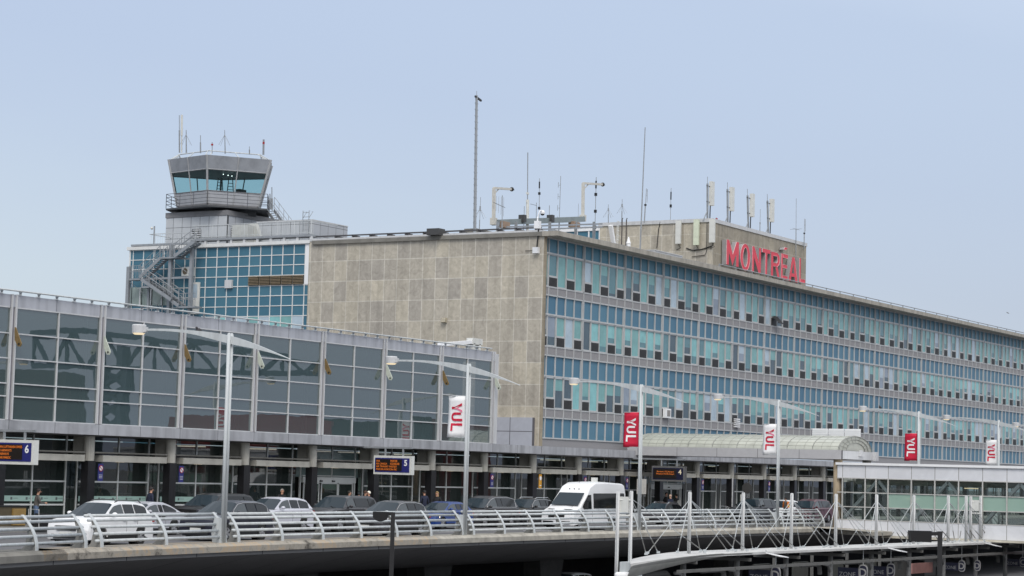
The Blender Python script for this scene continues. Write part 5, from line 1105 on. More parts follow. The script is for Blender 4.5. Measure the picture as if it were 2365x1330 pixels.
# open awning window + white louvre + small AC in the office wall
a = at_y(1787, 738, 72); b = MB(); b.poly([(a.x-.5, 71.9, a.z+.3), (a.x+.5, 71.9, a.z+.3), (a.x+.5, 71.35, a.z-.3), (a.x-.5, 71.35, a.z-.3)]); b.box(a.x-.5, a.x+.5, 71.3, 71.4, a.z-.34, a.z-.28); b.build('open_vent', [black], ob, label='black vent flap propped open in the top window band')
a = at_y(1538, 955, 71.9); b = MB(); b.box(a.x-.45, a.x+.45, 71.7, 71.93, a.z-.32, a.z+.36, 0); b.box(a.x-.2, a.x+.3, 71.68, 71.7, a.z-.2, a.z+.25, 1); b.build('air_conditioner', [white, mat('ac_grille', (.25, .24, .23), .6)], ob)
a = at_y(1700, 977, 71.9); b = MB()
for q in range(5): b.box(a.x-.45, a.x+.45, 71.75, 71.9, a.z-.33+q*.15, a.z-.25+q*.15)
b.build('louvre', [white], ob, label='white slatted louvre in the lowest window band')
# ================================================================== GULL
g = at_d(2327, 722, 300); t = MB(); t.tube([g+Vector((-.2, .1, .06)), g, g+Vector((.25, -.15, -.12))], [.02, .07, .02], 6)
t.add([g+v for v in (Vector((.04, .08, 0)), Vector((-.05, .42, .12)), Vector((-.2, .5, .14)), Vector((-.1, .05, 0)), Vector((.04, -.08, 0)), Vector((.0, -.40, -.08)), Vector((-.12, -.42, -.1)), Vector((-.1, -.05, 0)))], [(0, 1, 2, 3), (4, 5, 6, 7)])
t.build('seagull', [mat('gull_grey', (.25, .25, .26), .7)], label='grey gull gliding in the sky above the right end of the office roof', cat='bird')
for (px, py, Y, l) in ((2033, 941, 58.5, 'pigeon perched on the street lamp arm behind, left of its pole'), (459, 763, 55.5, 'dark pigeon perched on the arm of the lamp without a banner')):
    g = at_y(px, py, Y); t = MB(); t.ball(g, .1, 0, 6, (1.5, 1, 1)); t.ball(g+Vector((-.14, 0, .1)), .05, 0, 5); t.bar(g+Vector((.1, 0, 0)), g+Vector((.25, 0, -.06)), .05, .02); t.build('pigeon', [mat('gull_dark', (.04, .04, .045), .7)], label=l, cat='bird', smooth=True)
# ================================================================== things reflected in the glazing (stand right of the view)
def mirror(px, py, Z): p = at_d(px, py, Z); return Vector((p.x, 141.2-p.y, p.z))
cr = thing('lattice_crane', (150, 25, -4.2), 'dark blue lattice crane seen only as a reflection in the grey glass facade', 'crane'); cb = mat('crane_blue', (.05, .075, .11), .6)
Zc = 170
ml, mr = mirror(245, 860, Zc), mirror(300, 860, Zc); zt, zb = ml.z, mirror(270, 975, Zc).z-6
b = MB(); ax = (mr-ml); ax.z = 0; wv = ax.length; an = ax.normalized(); dp = Vector((-an.y, an.x, 0))*wv
cs = [ml, mr, mr+dp, ml+dp]
for c in cs: b.bar((c.x, c.y, zb), (c.x, c.y, zt+2), .5, .5)
n = 8
for i in range(4):
    p, q = cs[i], cs[(i+1) % 4]
    for k in range(n): z0_, z1_ = zb+(zt-zb)*k/n, zb+(zt-zb)*(k+1)/n; b.bar((p.x, p.y, z0_), (q.x, q.y, z1_), .3, .3); b.bar((q.x, q.y, z0_), (p.x, p.y, z1_), .3, .3)
b.build('tower', [cb], cr)
b = MB(); J = [(85, 770, 850), (160, 768, 848), (250, 772, 850), (350, 780, 855), (450, 795, 862), (560, 810, 866), (660, 825, 868), (740, 838, 868)]
for dd in (0, 2.0):
    T_ = [mirror(x, a, Zc+dd) for x, a, c in J]; B_ = [mirror(x, c, Zc+dd) for x, a, c in J]
    for i in range(len(J)-1):
        b.bar(T_[i], T_[i+1], .4, .4); b.bar(B_[i], B_[i+1], .4, .4); m1 = B_[i].lerp(B_[i+1], .5); b.bar(T_[i], m1, .32, .32); b.bar(m1, T_[i+1], .32, .32); b.bar(T_[i], B_[i], .2, .2)
b.build('jib', [cb], cr)
def refl_block(name, x0, x1, ytop, Z, m_, label, cat, thick=8):
    p, q = mirror(x0, ytop, Z), mirror(x1, ytop, Z); q.z = p.z; d = (q-p); d.z = 0; nrm = Vector((d.y, -d.x, 0)).normalized()
    if nrm.y > 0: nrm = -nrm
    b = MB(); b.prism([Vector((p.x, p.y, -4.2)), Vector((q.x, q.y, -4.2)), Vector((q.x, q.y, p.z)), Vector((p.x, p.y, p.z))], nrm*thick); return fixn(b.build(name, [m_], label=label, cat=cat))
refl_block('garage_building', -40, 160, 855, 185, mat('refl_grey', (.09, .09, .095), .8, 0, .2, .2), 'plain grey block reflected in the left panes of the glass facade', 'building')
refl_block('hoarding', 380, 760, 958, 190, mat('refl_red', (.30, .035, .045), .7, 0, .15, .1), 'red hoarding reflected low in the glass facade', 'hoarding', 2)
refl_block('garage_building', 700, 1000, 962, 195, mat('refl_dark', (.05, .055, .06), .8, 0, .2, .2), 'dark low block reflected low in the glass facade between two hoardings', 'building')
refl_block('hoarding', 960, 1200, 975, 200, mat('refl_maroon', (.22, .04, .045), .7, 0, .15, .1), 'maroon hoarding reflected low at the right of the glass facade', 'hoarding', 2)
# ================================================================== VEHICLES
def paint(name, col, rough=.3): return mat('paint_'+name, col, rough, 0, 0, spec=.4, coat=.35)
def wheel(c, x, y, r, out, t):
    """wheel axis along local y; out = -1 near side, +1 far side"""
    b = MB(); b.tube([(x, y, r), (x, y-out*.22, r)], r, 18)
    b.tube([(x, y+out*.006, r), (x, y, r)], [r*.9, r], 18)
    w = b.build('wheel', [rubber], t, world=False, smooth=False)
    b = MB(); b.tube([(x, y+out*.012, r), (x, y+out*.002, r)], r*.62, 16, 0)
    for k in range(5):
        a = 2*math.pi*k/5; a2 = a+.34
        p = [(x+r*.2*math.cos(a+.17), y+out*.02, r+r*.2*math.sin(a+.17)), (x+r*.56*math.cos(a-.1), y+out*.02, r+r*.56*math.sin(a-.1)), (x+r*.56*math.cos(a2+.1), y+out*.02, r+r*.56*math.sin(a2+.1))]
        b.add(p, [(0, 1, 2)], 1)
    b.tube([(x, y+out*.026, r), (x, y+out*.01, r)], r*.14, 8, 0)
    b.build('rim', [rim_m, black], w, world=False)
SPEC = {   # lengths in m; front at local x=0, rear at x=L, body centre y=0.  outline of the hood/belt line and greenhouse
 'suv':   dict(L=4.6, W=1.86, r=.35, ax=(.92, 3.62), top=[(0.02, .62), (.08, .88), (.35, 1.0), (1.15, 1.10), (1.45, 1.12), (3.9, 1.14), (4.45, 1.12), (4.58, .85), (4.6, .45)], cab=[(1.15, 1.10), (2.0, 1.58), (2.5, 1.66), (3.6, 1.64), (4.15, 1.56), (4.52, 1.13)], low=.24),
 'sedan': dict(L=4.75, W=1.82, r=.32, ax=(.95, 3.7), top=[(0.02, .5), (.08, .70), (.4, .84), (1.3, .96), (1.6, .98), (3.9, 1.0), (4.6, 1.0), (4.72, .75), (4.75, .4)], cab=[(1.3, .96), (2.15, 1.36), (2.6, 1.44), (3.3, 1.42), (3.75, 1.30), (4.3, 1.0)], low=.2),
 'hatch': dict(L=4.3, W=1.8, r=.32, ax=(.88, 3.5), top=[(0.02, .5), (.08, .72), (.4, .88), (1.15, 1.0), (1.4, 1.0), (3.6, 1.04), (4.15, 1.02), (4.27, .8), (4.3, .4)], cab=[(1.12, 1.0), (1.95, 1.40), (2.4, 1.47), (3.3, 1.46), (3.75, 1.38), (4.2, 1.02)], low=.2),
 'minivan': dict(L=5.1, W=2.0, r=.35, ax=(1.0, 4.05), top=[(0.02, .55), (.08, .8), (.4, .98), (1.05, 1.10), (1.4, 1.12), (4.6, 1.14), (5.0, 1.12), (5.07, .85), (5.1, .4)], cab=[(.95, 1.10), (1.95, 1.62), (2.5, 1.76), (4.1, 1.76), (4.75, 1.66), (5.02, 1.13)], low=.2),
 'bigsuv': dict(L=4.9, W=1.98, r=.39, ax=(.95, 3.85), top=[(0.02, .65), (.05, 1.02), (.3, 1.12), (1.25, 1.18), (1.5, 1.2), (4.3, 1.2), (4.82, 1.18), (4.88, .9), (4.9, .45)], cab=[(1.3, 1.18), (1.95, 1.68), (2.4, 1.77), (4.1, 1.76), (4.55, 1.68), (4.83, 1.2)], low=.26),
}
def make_car(kind, loc, rz, pm, label, cat, rack=False, chrome_line=False, head=None, dark_rear=True):
    s = SPEC[kind]; L, W_, r = s['L'], s['W'], s['r']; t = thing('parked_car', loc, label, cat, 'cars on the elevated road', rz)
    low = s['low']; pts = [(x, z) for x, z in s['top']]
    def archp(xc):
        return [(xc+(r+.07)*math.cos(a), max(low, r+(r+.07)*math.sin(a))) for a in [math.pi*k/8 for k in range(9)]]
    ol = pts+[(L-.02, low+.02)]+archp(s['ax'][1])+archp(s['ax'][0])+[(.06, low+.02)]
    n = len(ol); rows = []
    for y, ins, dz in ((-W_/2, .16, .07), (-W_/2+.03, .07, .03), (-W_/2+.14, .03, .012), (-W_*.27, .0, .0), (0, -.03, -.015), (W_*.27, 0, 0), (W_/2-.14, .03, .012), (W_/2-.03, .07, .03), (W_/2, .16, .07)):
        row = []
        for i, (x, z) in enumerate(ol):
            k = 0 if i > len(pts) else 1
            xx = x+(ins if x < .6 else (-ins if x > L-.6 else 0))*(1 if (x < .6 or x > L-.6) else 0); zz = z-dz*k
            if abs(y) == W_/2 and .25 < z < .5: pass
            row.append((xx, y*(1 if z < .75 or i > len(pts) else .985), zz))
        rows.append(row+[row[0]])
    b = MB(); b.strip(rows, 0)
    for rw in (rows[0], rows[-1]): b.poly(rw[:-1], 0)
    # belt crease + sills
    body = b.build('body', [pm], t, world=False)
    fixn(body)
    for p in body.data.polygons: p.use_smooth = True
    try:
        body.data.set_sharp_from_angle(angle=R(35))
    except Exception: pass
    b = MB()
    for sy in (-1, 1):
        for xa in s['ax']:
            b.prism([(xa+(r+.05)*math.cos(a), sy*(W_/2-.05), r+(r+.05)*math.sin(a)) for a in [2*math.pi*k/16 for k in range(16)]], (0, -sy*.3, 0))
        b.box(s['ax'][0]+r+.1, s['ax'][1]-r-.1, min(sy*(W_/2+.006), sy*(W_/2-.1)), max(sy*(W_/2+.006), sy*(W_/2-.1)), low-.02, low+.12)
    b.box(.09, 1.2, -W_/2+.2, W_/2-.2, low-.04, low+.06); b.box(L-.5, L-.08, -W_/2+.2, W_/2-.2, low-.04, low+.15)
    if kind in ('suv', 'bigsuv'):
        for sy in (-1, 1): b.box(s['ax'][0]+r+.08, s['ax'][1]-r-.08, min(sy*(W_/2+.012), sy*(W_/2-.1)), max(sy*(W_/2+.012), sy*(W_/2-.1)), low-.02, low+.2)
    b.build('underbody', [black], t, world=False)
    # greenhouse
    cab = s['cab']; zb, ztp = cab[0][1], max(z for _, z in cab)
    hwf = lambda z: (W_/2-.10)-(W_*.125)*((z-zb)/(ztp-zb))
    rows = []
    for (x, z) in cab:
        h = hwf(z); row = []
        for u in (-1, -.86, -.5, 0, .5, .86, 1): row.append((x-(.10*(1-u*u) if x < L/2 else -.05*(1-u*u)), h*u, z-(.035 if abs(u) == 1 and z > zb+.2 else 0)+.02*(1-u*u)*(z > zb+.2)))
        rows.append(row)
    nr = len(rows); b = MB()
    for i in range(nr-1):
        gl_ = (i == 0) or (i == nr-2)
        b.strip([rows[i], rows[i+1]], 1 if gl_ else 0)
    for sd_ in (0, -1): b.poly([rw[sd_] for rw in rows], 0)
    roof = fixn(b.build('cabin', [pm, carglass_l], t, world=False))
    # side windows
    for sy in (-1, 1):
        def sp(x, z): return (x, sy*(hwf(z)+.012), z)
        def edge(x):    # top z of cabin at x
            for i in range(nr-1):
                (xa, za), (xb, zb_) = cab[i], cab[i+1]
                if xa <= x <= xb: return za+(zb_-za)*(x-xa)/(xb-xa)
            return zb
        xs_ = [cab[0][0]+.42, (cab[1][0]+cab[2][0])/2+.35, cab[3][0]-.25 if kind != 'minivan' else 3.15, cab[-1][0]-.30]
        for q in range(3):
            xa, xb = xs_[q]+.035, xs_[q+1]-.035; zlo = zb+.06; N = 6
            top_ = [(xa+(xb-xa)*k/N) for k in range(N+1)]
            pts_ = [sp(xa, zlo)]+[sp(x, max(zlo+.02, min(edge(x)-.10, ztp-.11))) for x in top_]+[sp(xb, zlo)]
            b = MB(); b.poly(pts_, 0); b.build('side_window', [carglass if q else mat('front_side_glass', (.05, .06, .065), .05, 0, 0)], t, world=False)
        if chrome_line:
            b = MB(); xa, xb = xs_[0], xs_[3]; N = 12
            tp = [sp(xa+(xb-xa)*k/N, max(zb+.06, min(edge(xa+(xb-xa)*k/N)-.07, ztp-.085))) for k in range(N+1)]
            b.tube([sp(xa, zb+.05)]+tp+[sp(xb, zb+.05)], .014, 4); b.tube([sp(xa, zb+.04), sp(xb, zb+.04)], .014, 4); b.build('window_trim', [chrome], t, world=False)
        b = MB(); b.ball((cab[0][0]+.5, sy*(W_/2+.07), zb+.09), .1, 0, 6, (.8, 1.1, .75)); b.bar((cab[0][0]+.52, sy*(W_/2-.12), zb+.04), (cab[0][0]+.52, sy*(W_/2+.03), zb+.08), .06, .05)
        b.build('mirror', [pm], t, world=False, smooth=True)
        if rack: b = MB(); b.tube([(cab[2][0]-.25, sy*(hwf(ztp)-.06), ztp-.06), (cab[2][0], sy*(hwf(ztp)-.06), ztp+.04), (cab[3][0]+.3, sy*(hwf(ztp)-.06), ztp+.04), (cab[3][0]+.5, sy*(hwf(ztp)-.06), ztp-.06)], .022, 6); b.build('roof_bar', [chrome if rack == 2 else black], t, world=False)
        hx = .13; z1 = s['top'][1][1]
        b = MB(); b.prism([(hx-.02, sy*(W_/2-.55), z1-.10), (hx+.10, sy*(W_/2-.14), z1-.06), (hx+.42, sy*(W_/2+.0), z1+.02), (hx+.42, sy*(W_/2+.0), z1-.10), (hx+.07, sy*(W_/2-.14), z1-.20), (hx-.045, sy*(W_/2-.55), z1-.18)], (-.04, 0, 0)); fixn(b.build('headlight', [lampglass if not head else head], t, world=False))
        b = MB(); b.box(L-.17, L-.04, min(sy*(W_/2-.30), sy*(W_/2-.01)), max(sy*(W_/2-.30), sy*(W_/2-.01)), z1+.0, z1+.16); b.build('tail_lamp', [tailred], t, world=False)
        for xa in s['ax']: wheel(None, xa, sy*(W_/2-.015), r, sy, t)
        b = MB()
        for xx in (xs_[1], xs_[2]): b.box(xx-.006, xx+.006, min(sy*(W_/2-.002), sy*(W_/2+.003)), max(sy*(W_/2-.002), sy*(W_/2+.003)), low+.15, zb-.08)
        b.box(xs_[1]-.28, xs_[1]-.08, min(sy*W_/2, sy*(W_/2+.03)), max(sy*W_/2, sy*(W_/2+.03)), zb-.16, zb-.12); b.box(xs_[2]-.28, xs_[2]-.08, min(sy*W_/2, sy*(W_/2+.03)), max(sy*W_/2, sy*(W_/2+.03)), zb-.16, zb-.12)
        b.build('door_seam', [black], t, world=False)
    z1 = s['top'][1][1]
    b = MB(); b.prism([(-.015, -W_*.26, z1-.12), (-.015, W_*.26, z1-.12), (-.03, W_*.22, z1-.30), (-.03, -W_*.22, z1-.30)], (.08, 0, 0), 0); b.prism([(.02, -W_*.36, low+.20), (.02, W_*.36, low+.20), (.0, W_*.30, low+.04), (.0, -W_*.30, low+.04)], (.12, 0, 0), 0)
    b.box(-.045, -.03, -.5, .5, z1-.16, z1-.135, 1); b.box(-.045, -.03, -.42, .42, z1-.235, z1-.215, 1); fixn(b.build('grille', [black, chrome], t, world=False))
    b = MB(); b.box(-.06, -.04, -.26, .26, low+.17, low+.30); b.build('licence_plate', [offwhite], t, world=False)
    b = MB(); b.tube([(cab[0][0]-.16, -.55, zb+.0), (cab[0][0]+.12, .15, zb+.12)], .012, 4); b.build('wiper', [black], t, world=False)
    return t
def rot(x0, y0, x1, y1): return math.atan2(y1-y0, x1-x0)
# (kind, front x, near-side y at front, heading angle, paint, label)
def car(kind, xf, ynear, deg, pm, label, cat='car', **k):
    W_ = SPEC[kind]['W']; a = R(deg); loc = (xf-math.sin(a)*W_/2, ynear+math.cos(a)*W_/2, 0.0); return make_car(kind, loc, a, pm, label, cat, **k)
pw, psil, pnav, pgr, pblu, pblk, pdb, pmar, plg = paint('white', (.78, .79, .80)), paint('silver', (.42, .43, .47)), paint('navy_black', (.016, .017, .03)), paint('graphite', (.035, .034, .038)), paint('blue', (.012, .045, .20)), paint('black', (.012, .012, .014)), paint('dark_blue', (.012, .02, .06)), paint('maroon', (.07, .008, .015)), paint('light_silver', (.55, .56, .62))
car('suv', 60.75, 54.05, 8, pw, 'white SUV with dark lower trim and roof bars, nearest to the left railing', rack=1)
car('sedan', 71.4, 61.6, 3, psil, 'silver sedan partly hidden behind the white SUV')
car('suv', 70.4, 55.8, 5, pnav, 'dark navy SUV with chrome window line behind the first lamp post', chrome_line=True)
car('suv', 82.1, 62.3, 3, plg, 'light silver SUV with black window visors and red tail lamp by the sliding doors')
car('bigsuv', 87.2, 62.0, 3, pgr, 'dark SUV with broad chrome grille, half hidden behind the graphite SUV')
car('suv', 83.9, 56.7, 3, pgr, 'graphite SUV with chrome window line behind the black lamp post head', chrome_line=True)
car('hatch', 98.4, 63.1, 2, pblu, 'bright blue hatchback left of the white banner lamp post', head=mat('lamp_on', (.8, .7, .5), .4, 0, 0, emit=(1, .85, .6), es=1.2))
car('sedan', 97.2, 65.6, 1, pdb, 'dark blue car whose roof shows behind the bright blue hatchback')
car('minivan', 105.1, 64.6, 1, pgr, 'dark minivan with chrome window line right of the white banner lamp post', chrome_line=True)
car('suv', 110.8, 65.0, 1, pblk, 'black SUV with silver roof bars just left of the tall white van', rack=2, chrome_line=True)
car('bigsuv', 80.3, 64.7, 1, pblk, 'black SUV whose roof shows behind the navy and silver SUVs')
car('suv', 91.2, 64.8, 1, pblk, 'black car whose roof shows behind the graphite SUV')
car('hatch', 125.9, 63.6, 1, pgr, 'graphite crossover right of the tall white van, its lamps on', rack=2, head=coolw)
car('bigsuv', 143.6, 65.0, 0, pblk, 'black SUV right of the pale square post, under the vaulted canopy')
car('suv', 149.0, 65.2, 0, pw, 'white car glimpsed left of the person in the orange vest')
car('minivan', 151.3, 63.9, 0, pmar, 'maroon minivan left of the brown concrete column')
t = car('suv', 108.2, 60.8, 0, pw, 'white car on the lower level, only its roof in view at the bottom edge'); t.location.z = -4.2; t['group'] = 'cars on the lower level'
t = car('minivan', 118.5, 40.5, 0, pw, 'white van on the lower level in the bottom right corner'); t.location.z = -4.2; t['group'] = 'cars on the lower level'
# ------------------------------------------------------------------ tall passenger van
vt = thing('passenger_van', (106.4, 60.15, 0), 'tall white passenger van with high roof and long dark side window', 'van', None, R(1.5)); L, W_, r = 6.9, 2.05, .36
top = [(0.02, .62), (.05, .98), (.25, 1.13), (.85, 1.30), (1.0, 1.36), (1.98, 2.14), (2.35, 2.50), (3.0, 2.72), (4.5, 2.76), (6.4, 2.70), (6.75, 2.6), (6.86, 2.2), (6.9, .45)]
def arch2(xc): return [(xc+(r+.08)*math.cos(a), max(.3, r+(r+.08)*math.sin(a))) for a in [math.pi*k/8 for k in range(9)]]
ol = top+[(6.88, .3)]+arch2(5.15)+arch2(1.0)+[(.06, .3)]
rows = []
for y, ins, dz in ((-1, .18, .10), (-.97, .09, .04), (-.86, .03, .015), (-.5, 0, 0), (0, -.06, -.02), (.5, 0, 0), (.86, .03, .015), (.97, .09, .04), (1, .18, .10)):
    row = []
    for i, (x, z) in enumerate(ol):
        k = 1 if i < len(top) else 0; lean = 1-.11*max(0, (z-1.2)/1.5)
        row.append((x+(ins if x < .6 else (-ins*.5 if x > L-.3 else 0)), y*W_/2*lean, z-dz*k))
    rows.append(row+[row[0]])
b = MB(); b.strip(rows); b.poly(rows[0][:-1]); b.poly(rows[-1][:-1]); o = fixn(b.build('body', [pw], vt, world=False))
for p in o.data.polygons: p.use_smooth = True
o.data.set_sharp_from_angle(angle=R(30))
def vs(z): return W_/2*(1-.11*max(0, (z-1.2)/1.5))+.012
b = MB(); b.poly([(1.0, -.88, 1.40), (1.0, .88, 1.40), (1.9, .80, 2.09), (1.9, -.80, 2.09)]); b.v = [v+Vector((-.055, 0, .03)) for v in b.v]; b.build('windscreen', [carglass_l], vt, world=False)
for sy in (-1, 1):
    b = MB(); b.poly([(x, sy*vs(z), z) for x, z in ((1.22, 1.30), (1.32, 1.45), (1.95, 2.0), (2.35, 2.02), (2.35, 1.22), (1.75, 1.22))]); b.build('side_window', [carglass], vt, world=False)
    b = MB(); b.poly([(x, sy*vs(z), z) for x, z in ((2.62, 1.32), (2.62, 2.06), (2.68, 2.1), (6.55, 2.12), (6.6, 2.06), (6.6, 1.32), (6.55, 1.26), (2.68, 1.26))]); b.build('side_window', [carglass], vt, world=False)
    b = MB(); b.box(1.35, 1.5, min(sy*1.05, sy*1.25), max(sy*1.05, sy*1.25), 1.2, 1.6); b.build('mirror', [black], vt, world=False)
    b = MB(); b.prism([(.10, sy*.55, .92), (.2, sy*.92, .95), (.5, sy*1.03, 1.1), (.5, sy*1.03, .86), (.2, sy*.95, .74), (.06, sy*.6, .76)], (-.04, 0, 0)); fixn(b.build('headlight', [lampglass], vt, world=False))
    b = MB(); b.box(6.8, 6.9, min(sy*.9, sy*1.02), max(sy*.9, sy*1.02), 1.0, 1.5); b.build('tail_lamp', [tailred], vt, world=False)
    for xa in (1.0, 5.15): wheel(None, xa, sy*(W_/2-.02), r, sy, vt)
    b = MB(); b.box(2.45, 2.465, min(sy*1.02, sy*1.03), max(sy*1.02, sy*1.03), .45, 1.25); b.box(1.5, 4.7, min(sy*1.0, sy*1.035), max(sy*1.0, sy*1.035), .32, .42); b.box(2.5, 6.7, min(sy*1.0, sy*1.032), max(sy*1.0, sy*1.032), .72, .75); b.build('door_seam', [mat('van_trim', (.25, .25, .26), .5)], vt, world=False)
b = MB(); b.box(-.02, .1, -.5, .5, .72, .95); b.box(0, .12, -.85, .85, .38, .52); b.build('grille', [black], vt, world=False)
b = MB(); b.box(4.2, 4.45, -.3, .0, 2.72, 3.0); b.tube([(2.9, .1, 2.65), (2.9, .1, 3.1)], .015, 4, 1)
for q in (-.3, 0, .3): b.ball((2.12, q, 2.34), .035, 1, 4)
b.build('roof_unit', [offwhite, black], vt, world=False)
b = MB(); b.box(.32, .62, -.75, -.3, 1.19, 1.2); b.box(.32, .62, .3, .75, 1.19, 1.2); b.tube([(.85, -.6, 1.36), (1.1, .1, 1.52)], .014, 4); b.build('wiper', [black], vt, world=False)
# ================================================================== PEOPLE
def person(loc, rz, label, top_c, bot_c, hair_c, pose='stand', hat=None, long_hair=False, bag=None, h=1.75, vest=None, lean=0.):
    """one skinned body; local +x is the way the person faces"""
    k = h/1.75
    J = {'pel': (0, 0, .95), 'wai': (.01, 0, 1.10), 'che': (.02+lean*.3, 0, 1.30), 'nec': (.02+lean*.7, 0, 1.50), 'he0': (.03+lean*.85, 0, 1.56), 'he1': (.045+lean, 0, 1.64), 'he2': (.04+lean, 0, 1.71)}
    rad = {'pel': .135, 'wai': .12, 'che': .15, 'nec': .055, 'he0': .06, 'he1': .088, 'he2': .07}
    E = [('pel', 'wai'), ('wai', 'che'), ('che', 'nec'), ('nec', 'he0'), ('he0', 'he1'), ('he1', 'he2')]
    for s, sg_ in (('l', 1), ('r', -1)):
        step = .12*sg_ if pose == 'walk' else 0
        J.update({'hip'+s: (0, .09*sg_, .90), 'kne'+s: (.03+step, .10*sg_, .50), 'ank'+s: (-.02+step*1.4, .10*sg_, .09), 'toe'+s: (.15+step*1.4, .11*sg_, .04)})
        rad.update({'hip'+s: .10, 'kne'+s: .062, 'ank'+s: .045, 'toe'+s: .04})
        E += [('pel', 'hip'+s), ('hip'+s, 'kne'+s), ('kne'+s, 'ank'+s), ('ank'+s, 'toe'+s)]
        if pose == 'hold': el, wr, ha = (.08+lean, .25*sg_, 1.14), (.30+lean, .10*sg_, 1.12), (.37+lean, .05*sg_, 1.12)
        elif pose == 'raise': el, wr, ha = (.10, .27*sg_, 1.22), (.26, .2*sg_, 1.38), (.30, .18*sg_, 1.45)
        else: el, wr, ha = (-.02, .26*sg_, 1.13), (.07, .27*sg_, .90), (.09, .27*sg_, .82)
        J.update({'sho'+s: (lean*.6, .17*sg_, 1.42), 'elb'+s: el, 'wri'+s: wr, 'han'+s: ha}); rad.update({'sho'+s: .07, 'elb'+s: .048, 'wri'+s: .032, 'han'+s: .036})
        E += [('che', 'sho'+s), ('sho'+s, 'elb'+s), ('elb'+s, 'wri'+s), ('wri'+s, 'han'+s)]
        hv = (Vector(ha)-Vector(wr)).normalized(); sv = Vector((0, 1, 0)).cross(hv).normalized() if abs(hv.y) < .9 else Vector((1, 0, 0))
        for f in range(5):
            off = sv*(.022*(f-1.5)) if f < 4 else sv*-.05; ln = (.075, .085, .08, .065, .05)[f]
            J[f'f{f}a'+s] = tuple(Vector(ha)+off*.7+hv*.02*(f < 4)); J[f'f{f}b'+s] = tuple(Vector(ha)+off+hv*(ln*.9+.01)+Vector((.0, -.015*sg_, -.01)))
            rad[f'f{f}a'+s] = .011; rad[f'f{f}b'+s] = .008; E += [('han'+s, f'f{f}a'+s), (f'f{f}a'+s, f'f{f}b'+s)]
    names = list(J); me = bpy.data.meshes.new('skeleton'); me.from_pydata([tuple(Vector(J[n])*k) for n in names], [(names.index(a), names.index(c)) for a, c in E], []); o = bpy.data.objects.new('skeleton', me); C.objects.link(o)
    m1 = o.modifiers.new('s', 'SKIN'); m2 = o.modifiers.new('d', 'SUBSURF'); m2.levels = m2.render_levels = 1
    if not me.skin_vertices: pass
    for i, n in enumerate(names):
        q = rad[n]*k; me.skin_vertices[0].data[i].radius = (q*(.78 if n in ('che', 'wai', 'pel') else 1), q*(1.15 if n in ('che', 'wai', 'pel') else 1)); me.skin_vertices[0].data[i].use_root = (n == 'pel')
    dg = bpy.context.evaluated_depsgraph_get(); nm = bpy.data.meshes.new_from_object(o.evaluated_get(dg)); bpy.data.objects.remove(o)
    o = bpy.data.objects.new('person', nm); C.objects.link(o); o.location = loc; o.rotation_euler = (0, 0, rz); base[o.name] = (Vector(loc), rz); prop(o, label, 'person', 'people on the pavement')
    mats = [mat('cloth_%02d_%02d_%02d' % tuple(int(v*99) for v in top_c), top_c, .85, 0, .08), mat('cloth_%02d_%02d_%02d' % tuple(int(v*99) for v in bot_c), bot_c, .85, 0, .08), skin_m, black]
    nm.materials.clear()
    for m in mats: nm.materials.append(m)
    hands = [Vector(J['han'+s])*k for s in 'lr']; wr_ = [Vector(J['wri'+s])*k for s in 'lr']
    for p in nm.polygons:
        c = p.center; p.use_smooth = True; z = c.z/k
        mi = 1 if z < .98 else 0
        if z > 1.505: mi = 2
        if z < .10: mi = 3
        for hnd, w_ in zip(hands, wr_):
            if (c-hnd).length < .15*k and (c-w_).dot(hnd-w_) > 0: mi = 2
        p.material_index = mi
    hm = mat('hair_%02d%02d%02d' % tuple(int(v*99) for v in hair_c), hair_c, .7, 0, .1)
    hc = Vector(J['he1'])*k+Vector((-.018, 0, .03))*k; b = MB()
    n = 8; vs_ = []; fs_ = []
    for i in range(n+1):
        th = (math.pi*.62)*i/n
        for q in range(16):
            ph = 2*math.pi*q/16; front = max(0, math.cos(ph)); tt = th*(1-.56*front); rr = .108*k
            vs_.append(hc+Vector((rr*math.sin(tt)*math.cos(ph)*1.05, rr*math.sin(tt)*math.sin(ph)*.92, rr*math.cos(tt))))
    for i in range(n):
        for q in range(16): fs_.append((i*16+q, (i+1)*16+q, (i+1)*16+(q+1) % 16, i*16+(q+1) % 16))
    b.add(vs_, fs_)
    if long_hair: b.ball(hc+Vector((-.05, 0, -.12)), .095*k, 0, 6, (.8, 1.0, 1.5))
    b.build('hair', [hm if not hat else mat('hat_cloth', hat, .9, 0, .1)], o, world=False, smooth=True)
    fc = Vector(J['he1'])*k; b = MB()
    for s in (-1, 1): b.ball(fc+Vector((.083, .03*s, .012))*k, .012*k, 0, 4); b.ball(fc+Vector((.0, .088*s, -.005))*k, .022*k, 1, 4, (.6, .4, 1.2))
    b.tube([fc+Vector((.085, 0, .01))*k, fc+Vector((.112, 0, -.02))*k], [.008*k, .014*k], 5, 1); b.bar(fc+Vector((.088, -.022, -.045))*k, fc+Vector((.088, .022, -.045))*k, .008, .008, 2)
    b.build('face', [black, skin_m, mat('lips', (.35, .12, .10), .6, 0, 0)], o, world=False)
    if vest:
        b = MB(); b.prism([(.17, -.2, 1.0), (.17, .2, 1.0), (.15, .18, 1.45), (.15, -.18, 1.45)], (.02, 0, 0), 0); b.prism([(-.17, -.2, 1.0), (-.17, .2, 1.0), (-.14, .18, 1.45), (-.14, -.18, 1.45)], (-.02, 0, 0), 0); b.box(-.2, -.19, -.2, .2, 1.12, 1.17, 1); b.box(-.16, .18, -.23, -.2, 1.0, 1.4, 0); fixn(b.build('vest', [mat('hi_vis_orange', (.75, .22, .03), .7), mat('hi_vis_yellow', (.75, .75, .08), .6)], o, world=False))
